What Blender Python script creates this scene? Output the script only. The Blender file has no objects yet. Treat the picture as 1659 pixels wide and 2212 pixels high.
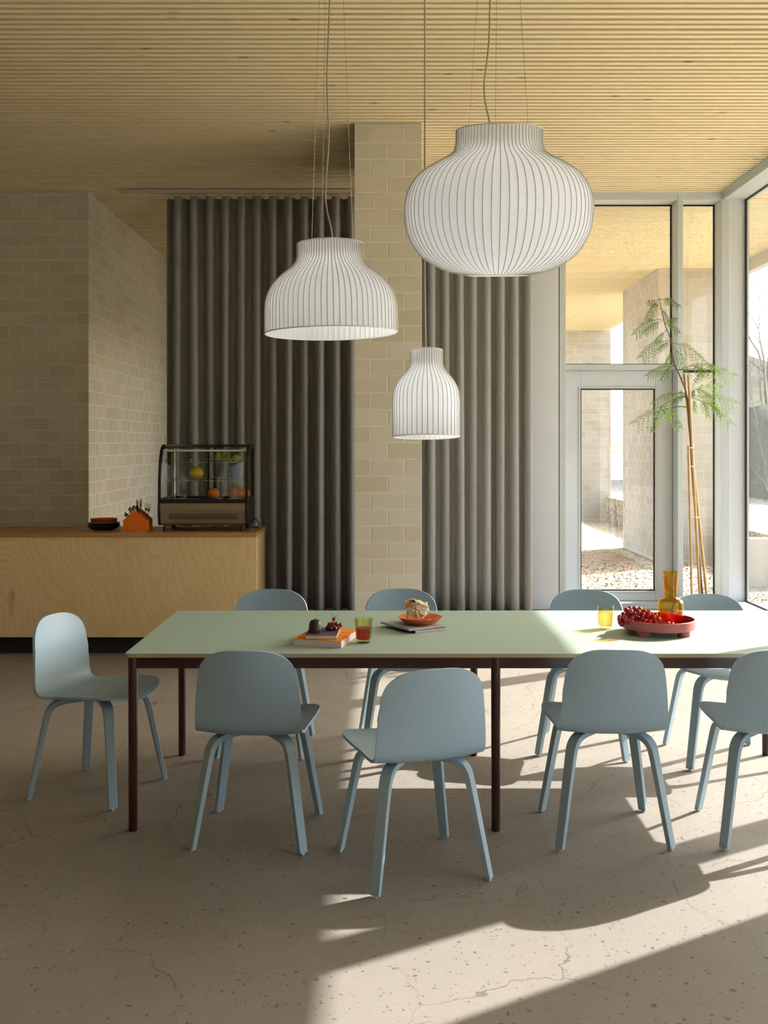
import bpy, bmesh, math, random
from mathutils import Vector, Matrix, Quaternion, noise as mnoise

R = math.radians
random.seed(7)
sc = bpy.context.scene
C = sc.collection

# ------------------------------------------------------------------ camera, sky, sun, exposure
EYE = 1.58
FPX = 2231.0
cam_d = bpy.data.cameras.new('camera')
cam = bpy.data.objects.new('camera', cam_d)
C.objects.link(cam)
cam.location = (0, 0, EYE)
cam.rotation_euler = (R(90), 0, 0)
cam_d.sensor_width = 36.0
cam_d.lens = FPX / 2212.0 * 36.0
cam_d.shift_x = 0.0
cam_d.shift_y = -146.0 / 2212.0
cam_d.clip_start = 0.05
cam_d.clip_end = 500
sc.camera = cam

SUN_DIR = Vector((-1.31, -0.78, -1.0)).normalized()
SUN_ENERGY = 16.0
SKY_STRENGTH = 0.9
world = bpy.data.worlds.new('sky')
sc.world = world
world.use_nodes = True
wn = world.node_tree
wn.nodes.clear()
w_out = wn.nodes.new('ShaderNodeOutputWorld')
w_bg = wn.nodes.new('ShaderNodeBackground')
w_sky = wn.nodes.new('ShaderNodeTexSky')
w_sky.sky_type = 'NISHITA'
w_sky.sun_disc = False
w_sky.sun_elevation = R(33.3)
w_sky.sun_rotation = math.atan2(1.31, 0.78)
w_sky.air_density = 1.0
w_sky.dust_density = 3.0
w_sky.ozone_density = 1.0
w_hsv = wn.nodes.new('ShaderNodeHueSaturation')
w_hsv.inputs['Saturation'].default_value = 0.8
wn.links.new(w_sky.outputs[0], w_hsv.inputs['Color'])
wn.links.new(w_hsv.outputs[0], w_bg.inputs['Color'])
w_bg.inputs['Strength'].default_value = SKY_STRENGTH
wn.links.new(w_bg.outputs[0], w_out.inputs['Surface'])

sun_d = bpy.data.lights.new('sun', 'SUN')
sun_d.energy = SUN_ENERGY
sun_d.angle = R(0.53)
sun_d.color = (1.0, 0.975, 0.95)
sun = bpy.data.objects.new('sun', sun_d)
C.objects.link(sun)
sun.rotation_euler = SUN_DIR.to_track_quat('-Z', 'Y').to_euler()
sun.location = (12, 10, 12)

sc.view_settings.view_transform = 'Standard'
sc.view_settings.look = 'None'
sc.view_settings.gamma = 1.0
sc.view_settings.use_curve_mapping = False
sc.view_settings.exposure = -0.28
sc.cycles.max_bounces = 8
sc.cycles.diffuse_bounces = 4
sc.cycles.glossy_bounces = 3
sc.cycles.transmission_bounces = 4
sc.cycles.use_adaptive_sampling = True
sc.cycles.adaptive_threshold = 0.1
sc.cycles.adaptive_min_samples = 20
sc.cycles.transparent_max_bounces = 14
sc.cycles.caustics_reflective = False
sc.cycles.caustics_refractive = False
sc.cycles.sample_clamp_indirect = 4.0


# ------------------------------------------------------------------ materials
def srgb(r, g, b):
    f = lambda c: (c / 255) / 12.92 if c <= 10 else (((c / 255) + 0.055) / 1.055) ** 2.4
    return (f(r), f(g), f(b), 1.0)


class NT:
    """small node-tree helper"""
    def __init__(self, name):
        self.m = bpy.data.materials.new(name)
        self.m.use_nodes = True
        self.t = self.m.node_tree
        self.t.nodes.clear()
        self.out = self.t.nodes.new('ShaderNodeOutputMaterial')

    def n(self, kind, **props):
        nd = self.t.nodes.new(kind)
        ins = props.pop('ins', {})
        for k, v in props.items():
            setattr(nd, k, v)
        for k, v in ins.items():
            if isinstance(v, bpy.types.NodeSocket):
                self.t.links.new(v, nd.inputs[k])
            else:
                nd.inputs[k].default_value = v
        return nd

    def coords(self, scale=(1, 1, 1), kind='Object', rot=(0, 0, 0)):
        tc = self.n('ShaderNodeTexCoord')
        mp = self.n('ShaderNodeMapping', ins={'Vector': tc.outputs[kind], 'Scale': scale, 'Rotation': rot})
        return mp.outputs[0]

    def noise(self, vec, scale, detail=3.0, rough=0.55, dist=0.0):
        return self.n('ShaderNodeTexNoise', ins={'Vector': vec, 'Scale': scale, 'Detail': detail, 'Roughness': rough, 'Distortion': dist})

    def ramp(self, fac, stops):
        nd = self.n('ShaderNodeValToRGB')
        el = nd.color_ramp.elements
        while len(el) < len(stops):
            el.new(0.5)
        for e, (p, c) in zip(el, stops):
            e.position = p
            e.color = c if len(c) == 4 else (*c, 1)
        self.t.links.new(fac, nd.inputs[0])
        return nd.outputs[0]

    def mix(self, fac, a, b, blend='MIX'):
        nd = self.n('ShaderNodeMix', data_type='RGBA', blend_type=blend)
        for sock, v in ((nd.inputs[0], fac), (nd.inputs[6], a), (nd.inputs[7], b)):
            if isinstance(v, bpy.types.NodeSocket):
                self.t.links.new(v, sock)
            else:
                sock.default_value = v
        return nd.outputs[2]

    def math(self, op, a, b=0.0, c=0.0):
        nd = self.n('ShaderNodeMath', operation=op)
        for i, v in enumerate((a, b, c)):
            if isinstance(v, bpy.types.NodeSocket):
                self.t.links.new(v, nd.inputs[i])
            else:
                nd.inputs[i].default_value = v
        return nd.outputs[0]

    def bump(self, height, strength=0.3, dist=0.01):
        nd = self.n('ShaderNodeBump', ins={'Height': height, 'Strength': strength, 'Distance': dist})
        return nd.outputs[0]

    def principled(self, color, rough=0.5, metal=0.0, normal=None, **kw):
        nd = self.n('ShaderNodeBsdfPrincipled')
        for k, v in (('Base Color', color), ('Roughness', rough), ('Metallic', metal), ('Normal', normal)):
            if v is None:
                continue
            if isinstance(v, bpy.types.NodeSocket):
                self.t.links.new(v, nd.inputs[k])
            else:
                nd.inputs[k].default_value = v
        for k, v in kw.items():
            nd.inputs[k.replace('_', ' ')].default_value = v
        self.t.links.new(nd.outputs[0], self.out.inputs[0])
        return nd

    def surface(self, sock):
        self.t.links.new(sock, self.out.inputs[0])
        return self.m


M = {}


def plain(name, col, rough=0.5, metal=0.0, var=0.06, scale=12.0, bump=0.0, **kw):
    t = NT(name)
    v = t.coords()
    nz = t.noise(v, scale, 4)
    dark = (col[0] * (1 - var), col[1] * (1 - var), col[2] * (1 - var), 1)
    lite = (min(1, col[0] * (1 + var)), min(1, col[1] * (1 + var)), min(1, col[2] * (1 + var)), 1)
    c = t.mix(nz.outputs[0], dark, lite)
    nrm = t.bump(nz.outputs[0], bump, 0.005) if bump else None
    t.principled(c, rough, metal, nrm, **kw)
    M[name] = t.m
    return t.m


def mat_floor():
    t = NT('concrete_floor')
    v = t.coords()
    big = t.noise(v, 0.55, 4, 0.6)
    mid = t.noise(v, 5.0, 3, 0.65)
    fine = t.noise(v, 70.0, 3, 0.6)
    c = t.mix(big.outputs[0], srgb(146, 140, 132), srgb(160, 153, 144))
    c = t.mix(t.math('MULTIPLY', mid.outputs[0], 0.55), c, srgb(132, 123, 110))
    c = t.mix(t.math('MULTIPLY', fine.outputs[0], 0.25), c, srgb(126, 116, 102))
    # aggregate specks, denser in patches
    warp = t.n('ShaderNodeVectorMath', operation='ADD', ins={0: v, 1: t.n('ShaderNodeVectorMath', operation='SCALE', ins={0: t.noise(v, 40, 2).outputs['Color'], 'Scale': 0.02}).outputs[0]})
    patch = t.ramp(t.noise(v, 1.6, 3, 0.6).outputs[0], [(0.42, (0, 0, 0)), (0.68, (1, 1, 1))])
    for sc_, thr, lim in ((48.0, 0.80, 0.30), (95.0, 0.72, 0.34)):
        vo = t.n('ShaderNodeTexVoronoi', ins={'Vector': warp.outputs[0], 'Scale': sc_})
        sep = t.n('ShaderNodeSeparateColor', ins={0: vo.outputs['Color']})
        pick = t.math('GREATER_THAN', t.math('ADD', sep.outputs[0], t.math('MULTIPLY', patch, 0.16)), thr + 0.14)
        near = t.math('LESS_THAN', vo.outputs['Distance'], t.math('MULTIPLY', sep.outputs[1], lim + 0.1))
        spk = t.math('MULTIPLY', pick, near)
        scol = t.ramp(sep.outputs[2], [(0.0, srgb(62, 56, 48)), (0.6, srgb(96, 88, 76)), (0.92, srgb(120, 92, 62)), (1.0, srgb(170, 160, 142))])
        c = t.mix(t.math('MULTIPLY', spk, 0.75), c, scol)
    # hairline cracks
    cw = t.n('ShaderNodeVectorMath', operation='ADD', ins={0: v, 1: t.n('ShaderNodeVectorMath', operation='SCALE', ins={0: t.noise(v, 2.4, 4, 0.62).outputs['Color'], 'Scale': 0.24}).outputs[0]})
    vc = t.n('ShaderNodeTexVoronoi', feature='DISTANCE_TO_EDGE', ins={'Vector': cw.outputs[0], 'Scale': 1.7})
    crack = t.math('LESS_THAN', vc.outputs['Distance'], 0.0032)
    cm = t.ramp(t.noise(v, 0.9, 3).outputs[0], [(0.45, (0, 0, 0)), (0.56, (1, 1, 1))])
    crack = t.math('MULTIPLY', crack, cm)
    c = t.mix(t.math('MULTIPLY', crack, 0.6), c, srgb(78, 66, 50))
    rough = t.math('ADD', t.math('MULTIPLY', mid.outputs[0], 0.2), 0.42)
    t.principled(c, rough, 0.0, None, Specular_IOR_Level=0.35)
    M['floor'] = t.m


def mat_block(name, a, b, c3):
    t = NT(name)
    v = t.coords(kind='Object')
    oi = t.n('ShaderNodeObjectInfo')
    ge = t.n('ShaderNodeNewGeometry')
    rnd = t.math('FRACT', t.math('ADD', oi.outputs['Random'], ge.outputs['Random Per Island']))
    wv = t.n('ShaderNodeVectorMath', operation='ADD', ins={0: v, 1: t.n('ShaderNodeVectorMath', operation='SCALE', ins={0: t.n('ShaderNodeCombineXYZ', ins={0: rnd, 1: rnd, 2: rnd}).outputs[0], 'Scale': 17.0}).outputs[0]})
    big = t.noise(wv.outputs[0], 7.0, 3, 0.6)
    col = t.ramp(rnd, [(0.0, a), (0.5, b), (1.0, c3)])
    col = t.mix(t.math('MULTIPLY', big.outputs[0], 0.55), col, b)
    st = t.ramp(big.outputs[0], [(0.5, (0, 0, 0)), (0.75, (1, 1, 1))])
    col = t.mix(t.math('MULTIPLY', st, 0.35), col, c3)
    h = big.outputs[0]
    t.principled(col, 0.78, 0.0, t.bump(h, 0.25, 0.006), Specular_IOR_Level=0.25)
    M[name] = t.m


def mat_wood_slat():
    t = NT('pine_slat')
    oi = t.n('ShaderNodeObjectInfo')
    ge = t.n('ShaderNodeNewGeometry')
    rnd = t.math('FRACT', t.math('ADD', oi.outputs['Random'], ge.outputs['Random Per Island']))
    v = t.coords((0.35, 9, 9))
    off = t.n('ShaderNodeVectorMath', operation='ADD', ins={0: v, 1: t.n('ShaderNodeCombineXYZ', ins={0: t.math('MULTIPLY', rnd, 31.0), 1: 0.0, 2: 0.0}).outputs[0]})
    g = t.noise(off.outputs[0], 3.0, 5, 0.6)
    col = t.ramp(g.outputs[0], [(0.3, srgb(240, 222, 176)), (0.55, srgb(248, 233, 192)), (0.8, srgb(230, 207, 158))])
    col = t.mix(t.math('MULTIPLY', rnd, 0.3), col, srgb(228, 206, 164))
    kv = t.coords((5.0, 22, 22))
    koff = t.n('ShaderNodeVectorMath', operation='ADD', ins={0: kv, 1: t.n('ShaderNodeCombineXYZ', ins={0: t.math('MULTIPLY', rnd, 57.0), 1: 0.0, 2: 0.0}).outputs[0]})
    vo = t.n('ShaderNodeTexVoronoi', ins={'Vector': koff.outputs[0], 'Scale': 0.35})
    kn = t.ramp(vo.outputs['Distance'], [(0.04, (1, 1, 1)), (0.08, (0, 0, 0))])
    col = t.mix(t.math('MULTIPLY', kn, 0.5), col, srgb(120, 84, 50))
    t.principled(col, 0.6, Specular_IOR_Level=0.3)
    M['slat'] = t.m


def mat_birch(name, base, line, dark):
    t = NT(name)
    v = t.coords((1.0, 1.0, 0.55))
    nz = t.noise(v, 1.6, 3, 0.5)
    wp = t.n('ShaderNodeVectorMath', operation='ADD', ins={0: v, 1: t.n('ShaderNodeVectorMath', operation='SCALE', ins={0: nz.outputs['Color'], 'Scale': 0.9}).outputs[0]})
    wv = t.n('ShaderNodeTexWave', wave_type='RINGS', rings_direction='SPHERICAL', ins={'Vector': wp.outputs[0], 'Scale': 5.5, 'Distortion': 3.5, 'Detail': 3.0, 'Detail Scale': 1.4})
    ln = t.ramp(wv.outputs[0], [(0.1, (0, 0, 0)), (0.75, (0.35, 0.35, 0.35)), (0.98, (1, 1, 1))])
    fine = t.noise(t.coords((70, 70, 3)), 1.5, 3)
    c = t.mix(t.math('MULTIPLY', ln, 0.28), base, line)
    bl = t.ramp(t.noise(t.coords((1.2, 1, 1.0)), 1.9, 4, 0.6).outputs[0], [(0.45, (0, 0, 0)), (0.72, (1, 1, 1))])
    c = t.mix(t.math('MULTIPLY', bl, 0.45), c, dark)
    kv = t.n('ShaderNodeTexVoronoi', ins={'Vector': wp.outputs[0], 'Scale': 1.5})
    kn = t.ramp(kv.outputs['Distance'], [(0.02, (1, 1, 1)), (0.10, (0, 0, 0))])
    c = t.mix(t.math('MULTIPLY', kn, 0.45), c, srgb(150, 92, 44))
    c = t.mix(t.math('MULTIPLY', fine.outputs[0], 0.15), c, line)
    t.principled(c, 0.42, Specular_IOR_Level=0.4)
    M[name] = t.m


def mat_ply_edge():
    t = NT('plywood_edge')
    v = t.coords()
    sx = t.n('ShaderNodeSeparateXYZ', ins={0: v})
    st = t.math('SINE', t.math('MULTIPLY', sx.outputs[2], 1750.0))
    nz = t.noise(t.coords((3, 3, 200)), 3.0, 3)
    c = t.mix(t.math('ADD', t.math('MULTIPLY', st, 0.3), 0.5), srgb(150, 122, 88), srgb(200, 176, 138))
    c = t.mix(t.math('MULTIPLY', nz.outputs[0], 0.5), c, srgb(172, 146, 108))
    t.principled(c, 0.6)
    M['ply_edge'] = t.m


def mat_painted_wood():
    t = NT('pale_blue_paint')
    v = t.coords((60, 60, 1.2))
    g = t.noise(v, 3.0, 3, 0.6)
    c = t.mix(g.outputs[0], srgb(152, 177, 192), srgb(164, 188, 202))
    t.principled(c, 0.42, 0.0, t.bump(g.outputs[0], 0.10, 0.002), Specular_IOR_Level=0.45)
    M['chair'] = t.m


def mat_fabric():
    t = NT('wool_curtain')
    v = t.coords()
    sp = t.noise(v, 420.0, 2, 0.7)
    big = t.noise(v, 8.0, 3)
    c = t.ramp(sp.outputs[0], [(0.3, srgb(134, 134, 132)), (0.5, srgb(166, 166, 164)), (0.7, srgb(198, 198, 196))])
    c = t.mix(t.math('MULTIPLY', big.outputs[0], 0.2), c, srgb(146, 144, 138))
    t.principled(c, 0.92, 0.0, t.bump(sp.outputs[0], 0.25, 0.003), Specular_IOR_Level=0.1, Sheen_Weight=0.25, Sheen_Roughness=0.5)
    M['curtain'] = t.m


def mat_shade():
    t = NT('lamp_shade_cocoon')
    v = t.coords((1, 1, 1))
    f = t.noise(v, 38.0, 6, 0.75, 1.2)
    g = t.noise(v, 240.0, 2, 0.6)
    c = t.mix(f.outputs[0], srgb(236, 240, 243), srgb(250, 252, 254))
    nb = t.bump(t.math('ADD', f.outputs[0], t.math('MULTIPLY', g.outputs[0], 0.4)), 0.15, 0.003)
    d = t.n('ShaderNodeBsdfDiffuse', ins={'Color': c, 'Normal': nb})
    tr = t.n('ShaderNodeBsdfTranslucent', ins={'Color': c})
    mx = t.n('ShaderNodeMixShader', ins={0: 0.42, 1: d.outputs[0], 2: tr.outputs[0]})
    M['shade'] = t.surface(mx.outputs[0])


def mat_glass(name, tint=(1, 1, 1, 1), refl=1.0, rough=0.0, edge=None):
    """thin glass: tinted straight transmission plus fresnel reflection"""
    t = NT(name)
    fc = t.n('ShaderNodeLayerWeight', ins={'Blend': 0.5}).outputs['Facing']
    fr = t.math('ADD', t.math('MULTIPLY', t.math('POWER', fc, 5.0), 0.96), 0.04)
    lw = t.n('ShaderNodeLayerWeight', ins={'Blend': 0.35})
    col = tint
    if edge:
        col = t.mix(lw.outputs['Facing'], tint, edge)
    tb = t.n('ShaderNodeBsdfTransparent', ins={'Color': col})
    gl = t.n('ShaderNodeBsdfGlossy', ins={'Color': (1, 1, 1, 1), 'Roughness': rough})
    mx = t.n('ShaderNodeMixShader', ins={0: t.math('MULTIPLY', fr, refl), 1: tb.outputs[0], 2: gl.outputs[0]})
    M[name] = t.surface(mx.outputs[0])


def mat_liquid(name, body, edge):
    t = NT(name)
    lw = t.n('ShaderNodeLayerWeight', ins={'Blend': 0.4})
    col = t.mix(lw.outputs['Facing'], body, edge)
    tb = t.n('ShaderNodeBsdfTransparent', ins={'Color': col})
    tl = t.n('ShaderNodeBsdfTranslucent', ins={'Color': col})
    df = t.n('ShaderNodeBsdfDiffuse', ins={'Color': col})
    m1 = t.n('ShaderNodeMixShader', ins={0: 0.5, 1: tl.outputs[0], 2: df.outputs[0]})
    m2 = t.n('ShaderNodeMixShader', ins={0: 0.35, 1: tb.outputs[0], 2: m1.outputs[0]})
    gl = t.n('ShaderNodeBsdfGlossy', ins={'Roughness': 0.02})
    fc = t.n('ShaderNodeLayerWeight', ins={'Blend': 0.5}).outputs['Facing']
    fr = t.math('ADD', t.math('MULTIPLY', t.math('POWER', fc, 5.0), 0.97), 0.02)
    m3 = t.n('ShaderNodeMixShader', ins={0: fr, 1: m2.outputs[0], 2: gl.outputs[0]})
    M[name] = t.surface(m3.outputs[0])


def mat_leaf():
    t = NT('fern_leaf')
    oi = t.n('ShaderNodeObjectInfo')
    nz = t.noise(t.coords(), 30, 2)
    c = t.mix(oi.outputs['Random'], srgb(64, 90, 52), srgb(92, 116, 64))
    c = t.mix(t.math('MULTIPLY', nz.outputs[0], 0.4), c, srgb(58, 82, 52))
    d = t.n('ShaderNodeBsdfPrincipled', ins={'Base Color': c, 'Roughness': 0.45})
    tr = t.n('ShaderNodeBsdfTranslucent', ins={'Color': t.mix(0.5, c, srgb(176, 206, 80))})
    mx = t.n('ShaderNodeMixShader', ins={0: 0.45, 1: d.outputs[0], 2: tr.outputs[0]})
    M['leaf'] = t.surface(mx.outputs[0])


def mat_grape(name, a, b):
    t = NT(name)
    oi = t.n('ShaderNodeObjectInfo')
    c = t.mix(oi.outputs['Random'], a, b)
    nz = t.noise(t.coords(), 60, 3)
    c = t.mix(t.math('MULTIPLY', nz.outputs[0], 0.3), c, srgb(150, 90, 96))
    t.principled(c, 0.28, Subsurface_Weight=0.25, Subsurface_Radius=(0.012, 0.004, 0.003), Subsurface_Scale=0.6)
    M[name] = t.m


def mat_gravel():
    t = NT('gravel_ground')
    v = t.coords()
    vo = t.n('ShaderNodeTexVoronoi', ins={'Vector': v, 'Scale': 32.0})
    sep = t.n('ShaderNodeSeparateColor', ins={0: vo.outputs['Color']})
    c = t.ramp(sep.outputs[0], [(0.0, srgb(96, 78, 54)), (0.16, srgb(150, 128, 94)), (0.28, srgb(204, 192, 168)), (0.75, srgb(222, 214, 198)), (1.0, srgb(176, 156, 122))])
    big = t.ramp(t.noise(v, 1.2, 4).outputs[0], [(0.45, (0, 0, 0)), (0.7, (1, 1, 1))])
    c = t.mix(t.math('MULTIPLY', big, 0.35), c, srgb(196, 170, 130))
    t.principled(c, 0.9, 0.0, t.bump(vo.outputs['Distance'], 0.8, 0.02), Specular_IOR_Level=0.1)
    M['gravel'] = t.m


def mat_pages(name, a, b, freq=2600.0):
    t = NT(name)
    sx = t.n('ShaderNodeSeparateXYZ', ins={0: t.coords()})
    nz = t.noise(t.coords((8, 8, 900)), 1.0, 3)
    c = t.mix(t.math('ADD', t.math('MULTIPLY', t.math('SINE', t.math('MULTIPLY', sx.outputs[2], freq)), 0.3), nz.outputs[0]), a, b)
    t.principled(c, 0.8)
    M[name] = t.m


def mat_hill():
    t = NT('scrub_hillside')
    v = t.coords()
    a = t.noise(v, 7.0, 8, 0.8, 0.6)
    c = t.ramp(a.outputs[0], [(0.32, srgb(84, 82, 72)), (0.48, srgb(136, 132, 120)), (0.58, srgb(128, 134, 102)), (0.72, srgb(206, 202, 194))])
    t.principled(c, 0.95, 0.0, t.bump(a.outputs[0], 0.8, 0.1), Specular_IOR_Level=0.0)
    M['hill'] = t.m


mat_floor()
mat_block('block', srgb(210, 204, 184), srgb(220, 214, 196), srgb(208, 196, 172))
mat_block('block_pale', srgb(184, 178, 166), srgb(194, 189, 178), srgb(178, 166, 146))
mat_wood_slat()
mat_birch('birch', srgb(236, 208, 156), srgb(214, 172, 112), srgb(218, 178, 116))
mat_birch('birch_top', srgb(190, 142, 88), srgb(150, 102, 56), srgb(158, 110, 62))
mat_ply_edge()
mat_painted_wood()
mat_fabric()
mat_shade()
mat_glass('glass', (0.985, 0.992, 0.988, 1), 0.9)
mat_glass('case_glass', (0.94, 0.955, 0.94, 1), 0.4)
mat_glass('amber_glass', (0.99, 0.885, 0.52, 1), 0.8, 0.02, (0.90, 0.58, 0.14, 1))
mat_glass('pale_amber_glass', (0.99, 0.965, 0.84, 1), 0.8, 0.02, (0.80, 0.70, 0.40, 1))
mat_glass('smoke_amber_glass', (0.975, 0.95, 0.74, 1), 0.8, 0.02, (0.60, 0.52, 0.22, 1))
mat_liquid('red_drink', (0.78, 0.05, 0.045, 1), (0.42, 0.012, 0.012, 1))
mat_liquid('amber_drink', (0.99, 0.91, 0.58, 1), (0.94, 0.74, 0.28, 1))
mat_leaf()
mat_grape('grape_red', srgb(118, 26, 36), srgb(196, 52, 56))
mat_grape('grape_dark', srgb(92, 26, 34), srgb(140, 44, 52))
mat_gravel()
mat_pages('pages_white', srgb(222, 214, 210), srgb(188, 176, 172))
mat_pages('pages_cream', srgb(226, 208, 168), srgb(204, 182, 140))
mat_hill()
plain('mortar', srgb(234, 229, 212), 0.9, var=0.05, scale=60, bump=0.2)
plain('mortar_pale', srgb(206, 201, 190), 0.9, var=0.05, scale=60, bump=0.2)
plain('backing', srgb(84, 60, 36), 0.9, var=0.1)
plain('frame', srgb(198, 205, 205), 0.45, var=0.02)
plain('frame_panel', srgb(214, 219, 222), 0.5, var=0.02)
plain('gasket', srgb(28, 26, 24), 0.5)
plain('wall_paint', srgb(206, 200, 184), 0.8, var=0.03, scale=4)
plain('linoleum', srgb(158, 179, 164), 0.5, var=0.015, scale=5, Specular_IOR_Level=0.25)
plain('maroon', srgb(60, 26, 18), 0.38, var=0.04)
plain('wire', srgb(196, 190, 176), 0.35, 0.7)
plain('cord', srgb(176, 170, 152), 0.8, var=0.2, scale=400)
plain('rib', srgb(196, 190, 176), 0.7)
plain('white_metal', srgb(232, 230, 226), 0.4)
plain('steel', srgb(176, 166, 148), 0.28, 0.9)
plain('chrome', srgb(214, 208, 196), 0.12, 1.0)
plain('black_plastic', srgb(22, 20, 19), 0.4)
plain('black_ceramic', srgb(24, 20, 19), 0.35)
plain('plinth', srgb(36, 30, 25), 0.8)
plain('orange_ceramic', srgb(196, 84, 40), 0.5)
plain('beige_ceramic', srgb(200, 182, 132), 0.5)
plain('orange_metal', srgb(226, 112, 18), 0.4)
plain('orange_cover', srgb(246, 140, 22), 0.5, var=0.03)
plain('navy_cover', srgb(74, 70, 88), 0.55)
plain('grey_cover', srgb(158, 166, 166), 0.45)
plain('brown_cover', srgb(116, 66, 52), 0.6)
plain('print_ink', srgb(40, 30, 26), 0.7)
plain('terracotta', srgb(206, 100, 58), 0.45, var=0.12, scale=26)
plain('tray_red', srgb(164, 82, 78), 0.42, var=0.03)
plain('chocolate', srgb(46, 27, 19), 0.42, var=0.15, scale=40, bump=0.15)
plain('paper', srgb(222, 198, 152), 0.7, var=0.12, scale=30, bump=0.2)
plain('paper_white', srgb(236, 226, 208), 0.7, var=0.1, scale=40, bump=0.2)
plain('pear', srgb(150, 172, 40), 0.45, var=0.15, scale=30)
plain('melon', srgb(226, 186, 42), 0.5, var=0.12, scale=20, bump=0.2)
plain('orange_fruit', srgb(242, 126, 8), 0.5, var=0.1, scale=60, bump=0.25)
plain('stem', srgb(150, 128, 72), 0.7)
plain('twig', srgb(112, 92, 68), 0.8)
plain('bamboo', srgb(196, 160, 108), 0.55, var=0.18, scale=14)
plain('pot', srgb(150, 92, 70), 0.75, var=0.1)
plain('soil', srgb(62, 48, 36), 0.95, var=0.3, scale=40)
plain('tie', srgb(232, 222, 200), 0.8)
plain('concrete_outside', srgb(190, 186, 176), 0.85, var=0.06, scale=3)
plain('bark', srgb(128, 121, 110), 0.9, var=0.15)
plain('grille', srgb(96, 82, 62), 0.5, 0.4)
plain('fascia', srgb(200, 196, 184), 0.6)


# ------------------------------------------------------------------ geometry helpers
def link(o, parent=None, mats=()):
    C.objects.link(o)
    if parent is not None:
        o.parent = parent
    return o


def tag(o, label=None, cat=None, group=None, kind=None):
    if label:
        o['label'] = label
    if cat:
        o['category'] = cat
    if group:
        o['group'] = group
    if kind:
        o['kind'] = kind
    return o


def empty(name, loc=(0, 0, 0), rz=0.0):
    o = bpy.data.objects.new(name, None)
    o.empty_display_size = 0.05
    C.objects.link(o)
    o.location = loc
    o.rotation_euler = (0, 0, rz)
    return o


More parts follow.
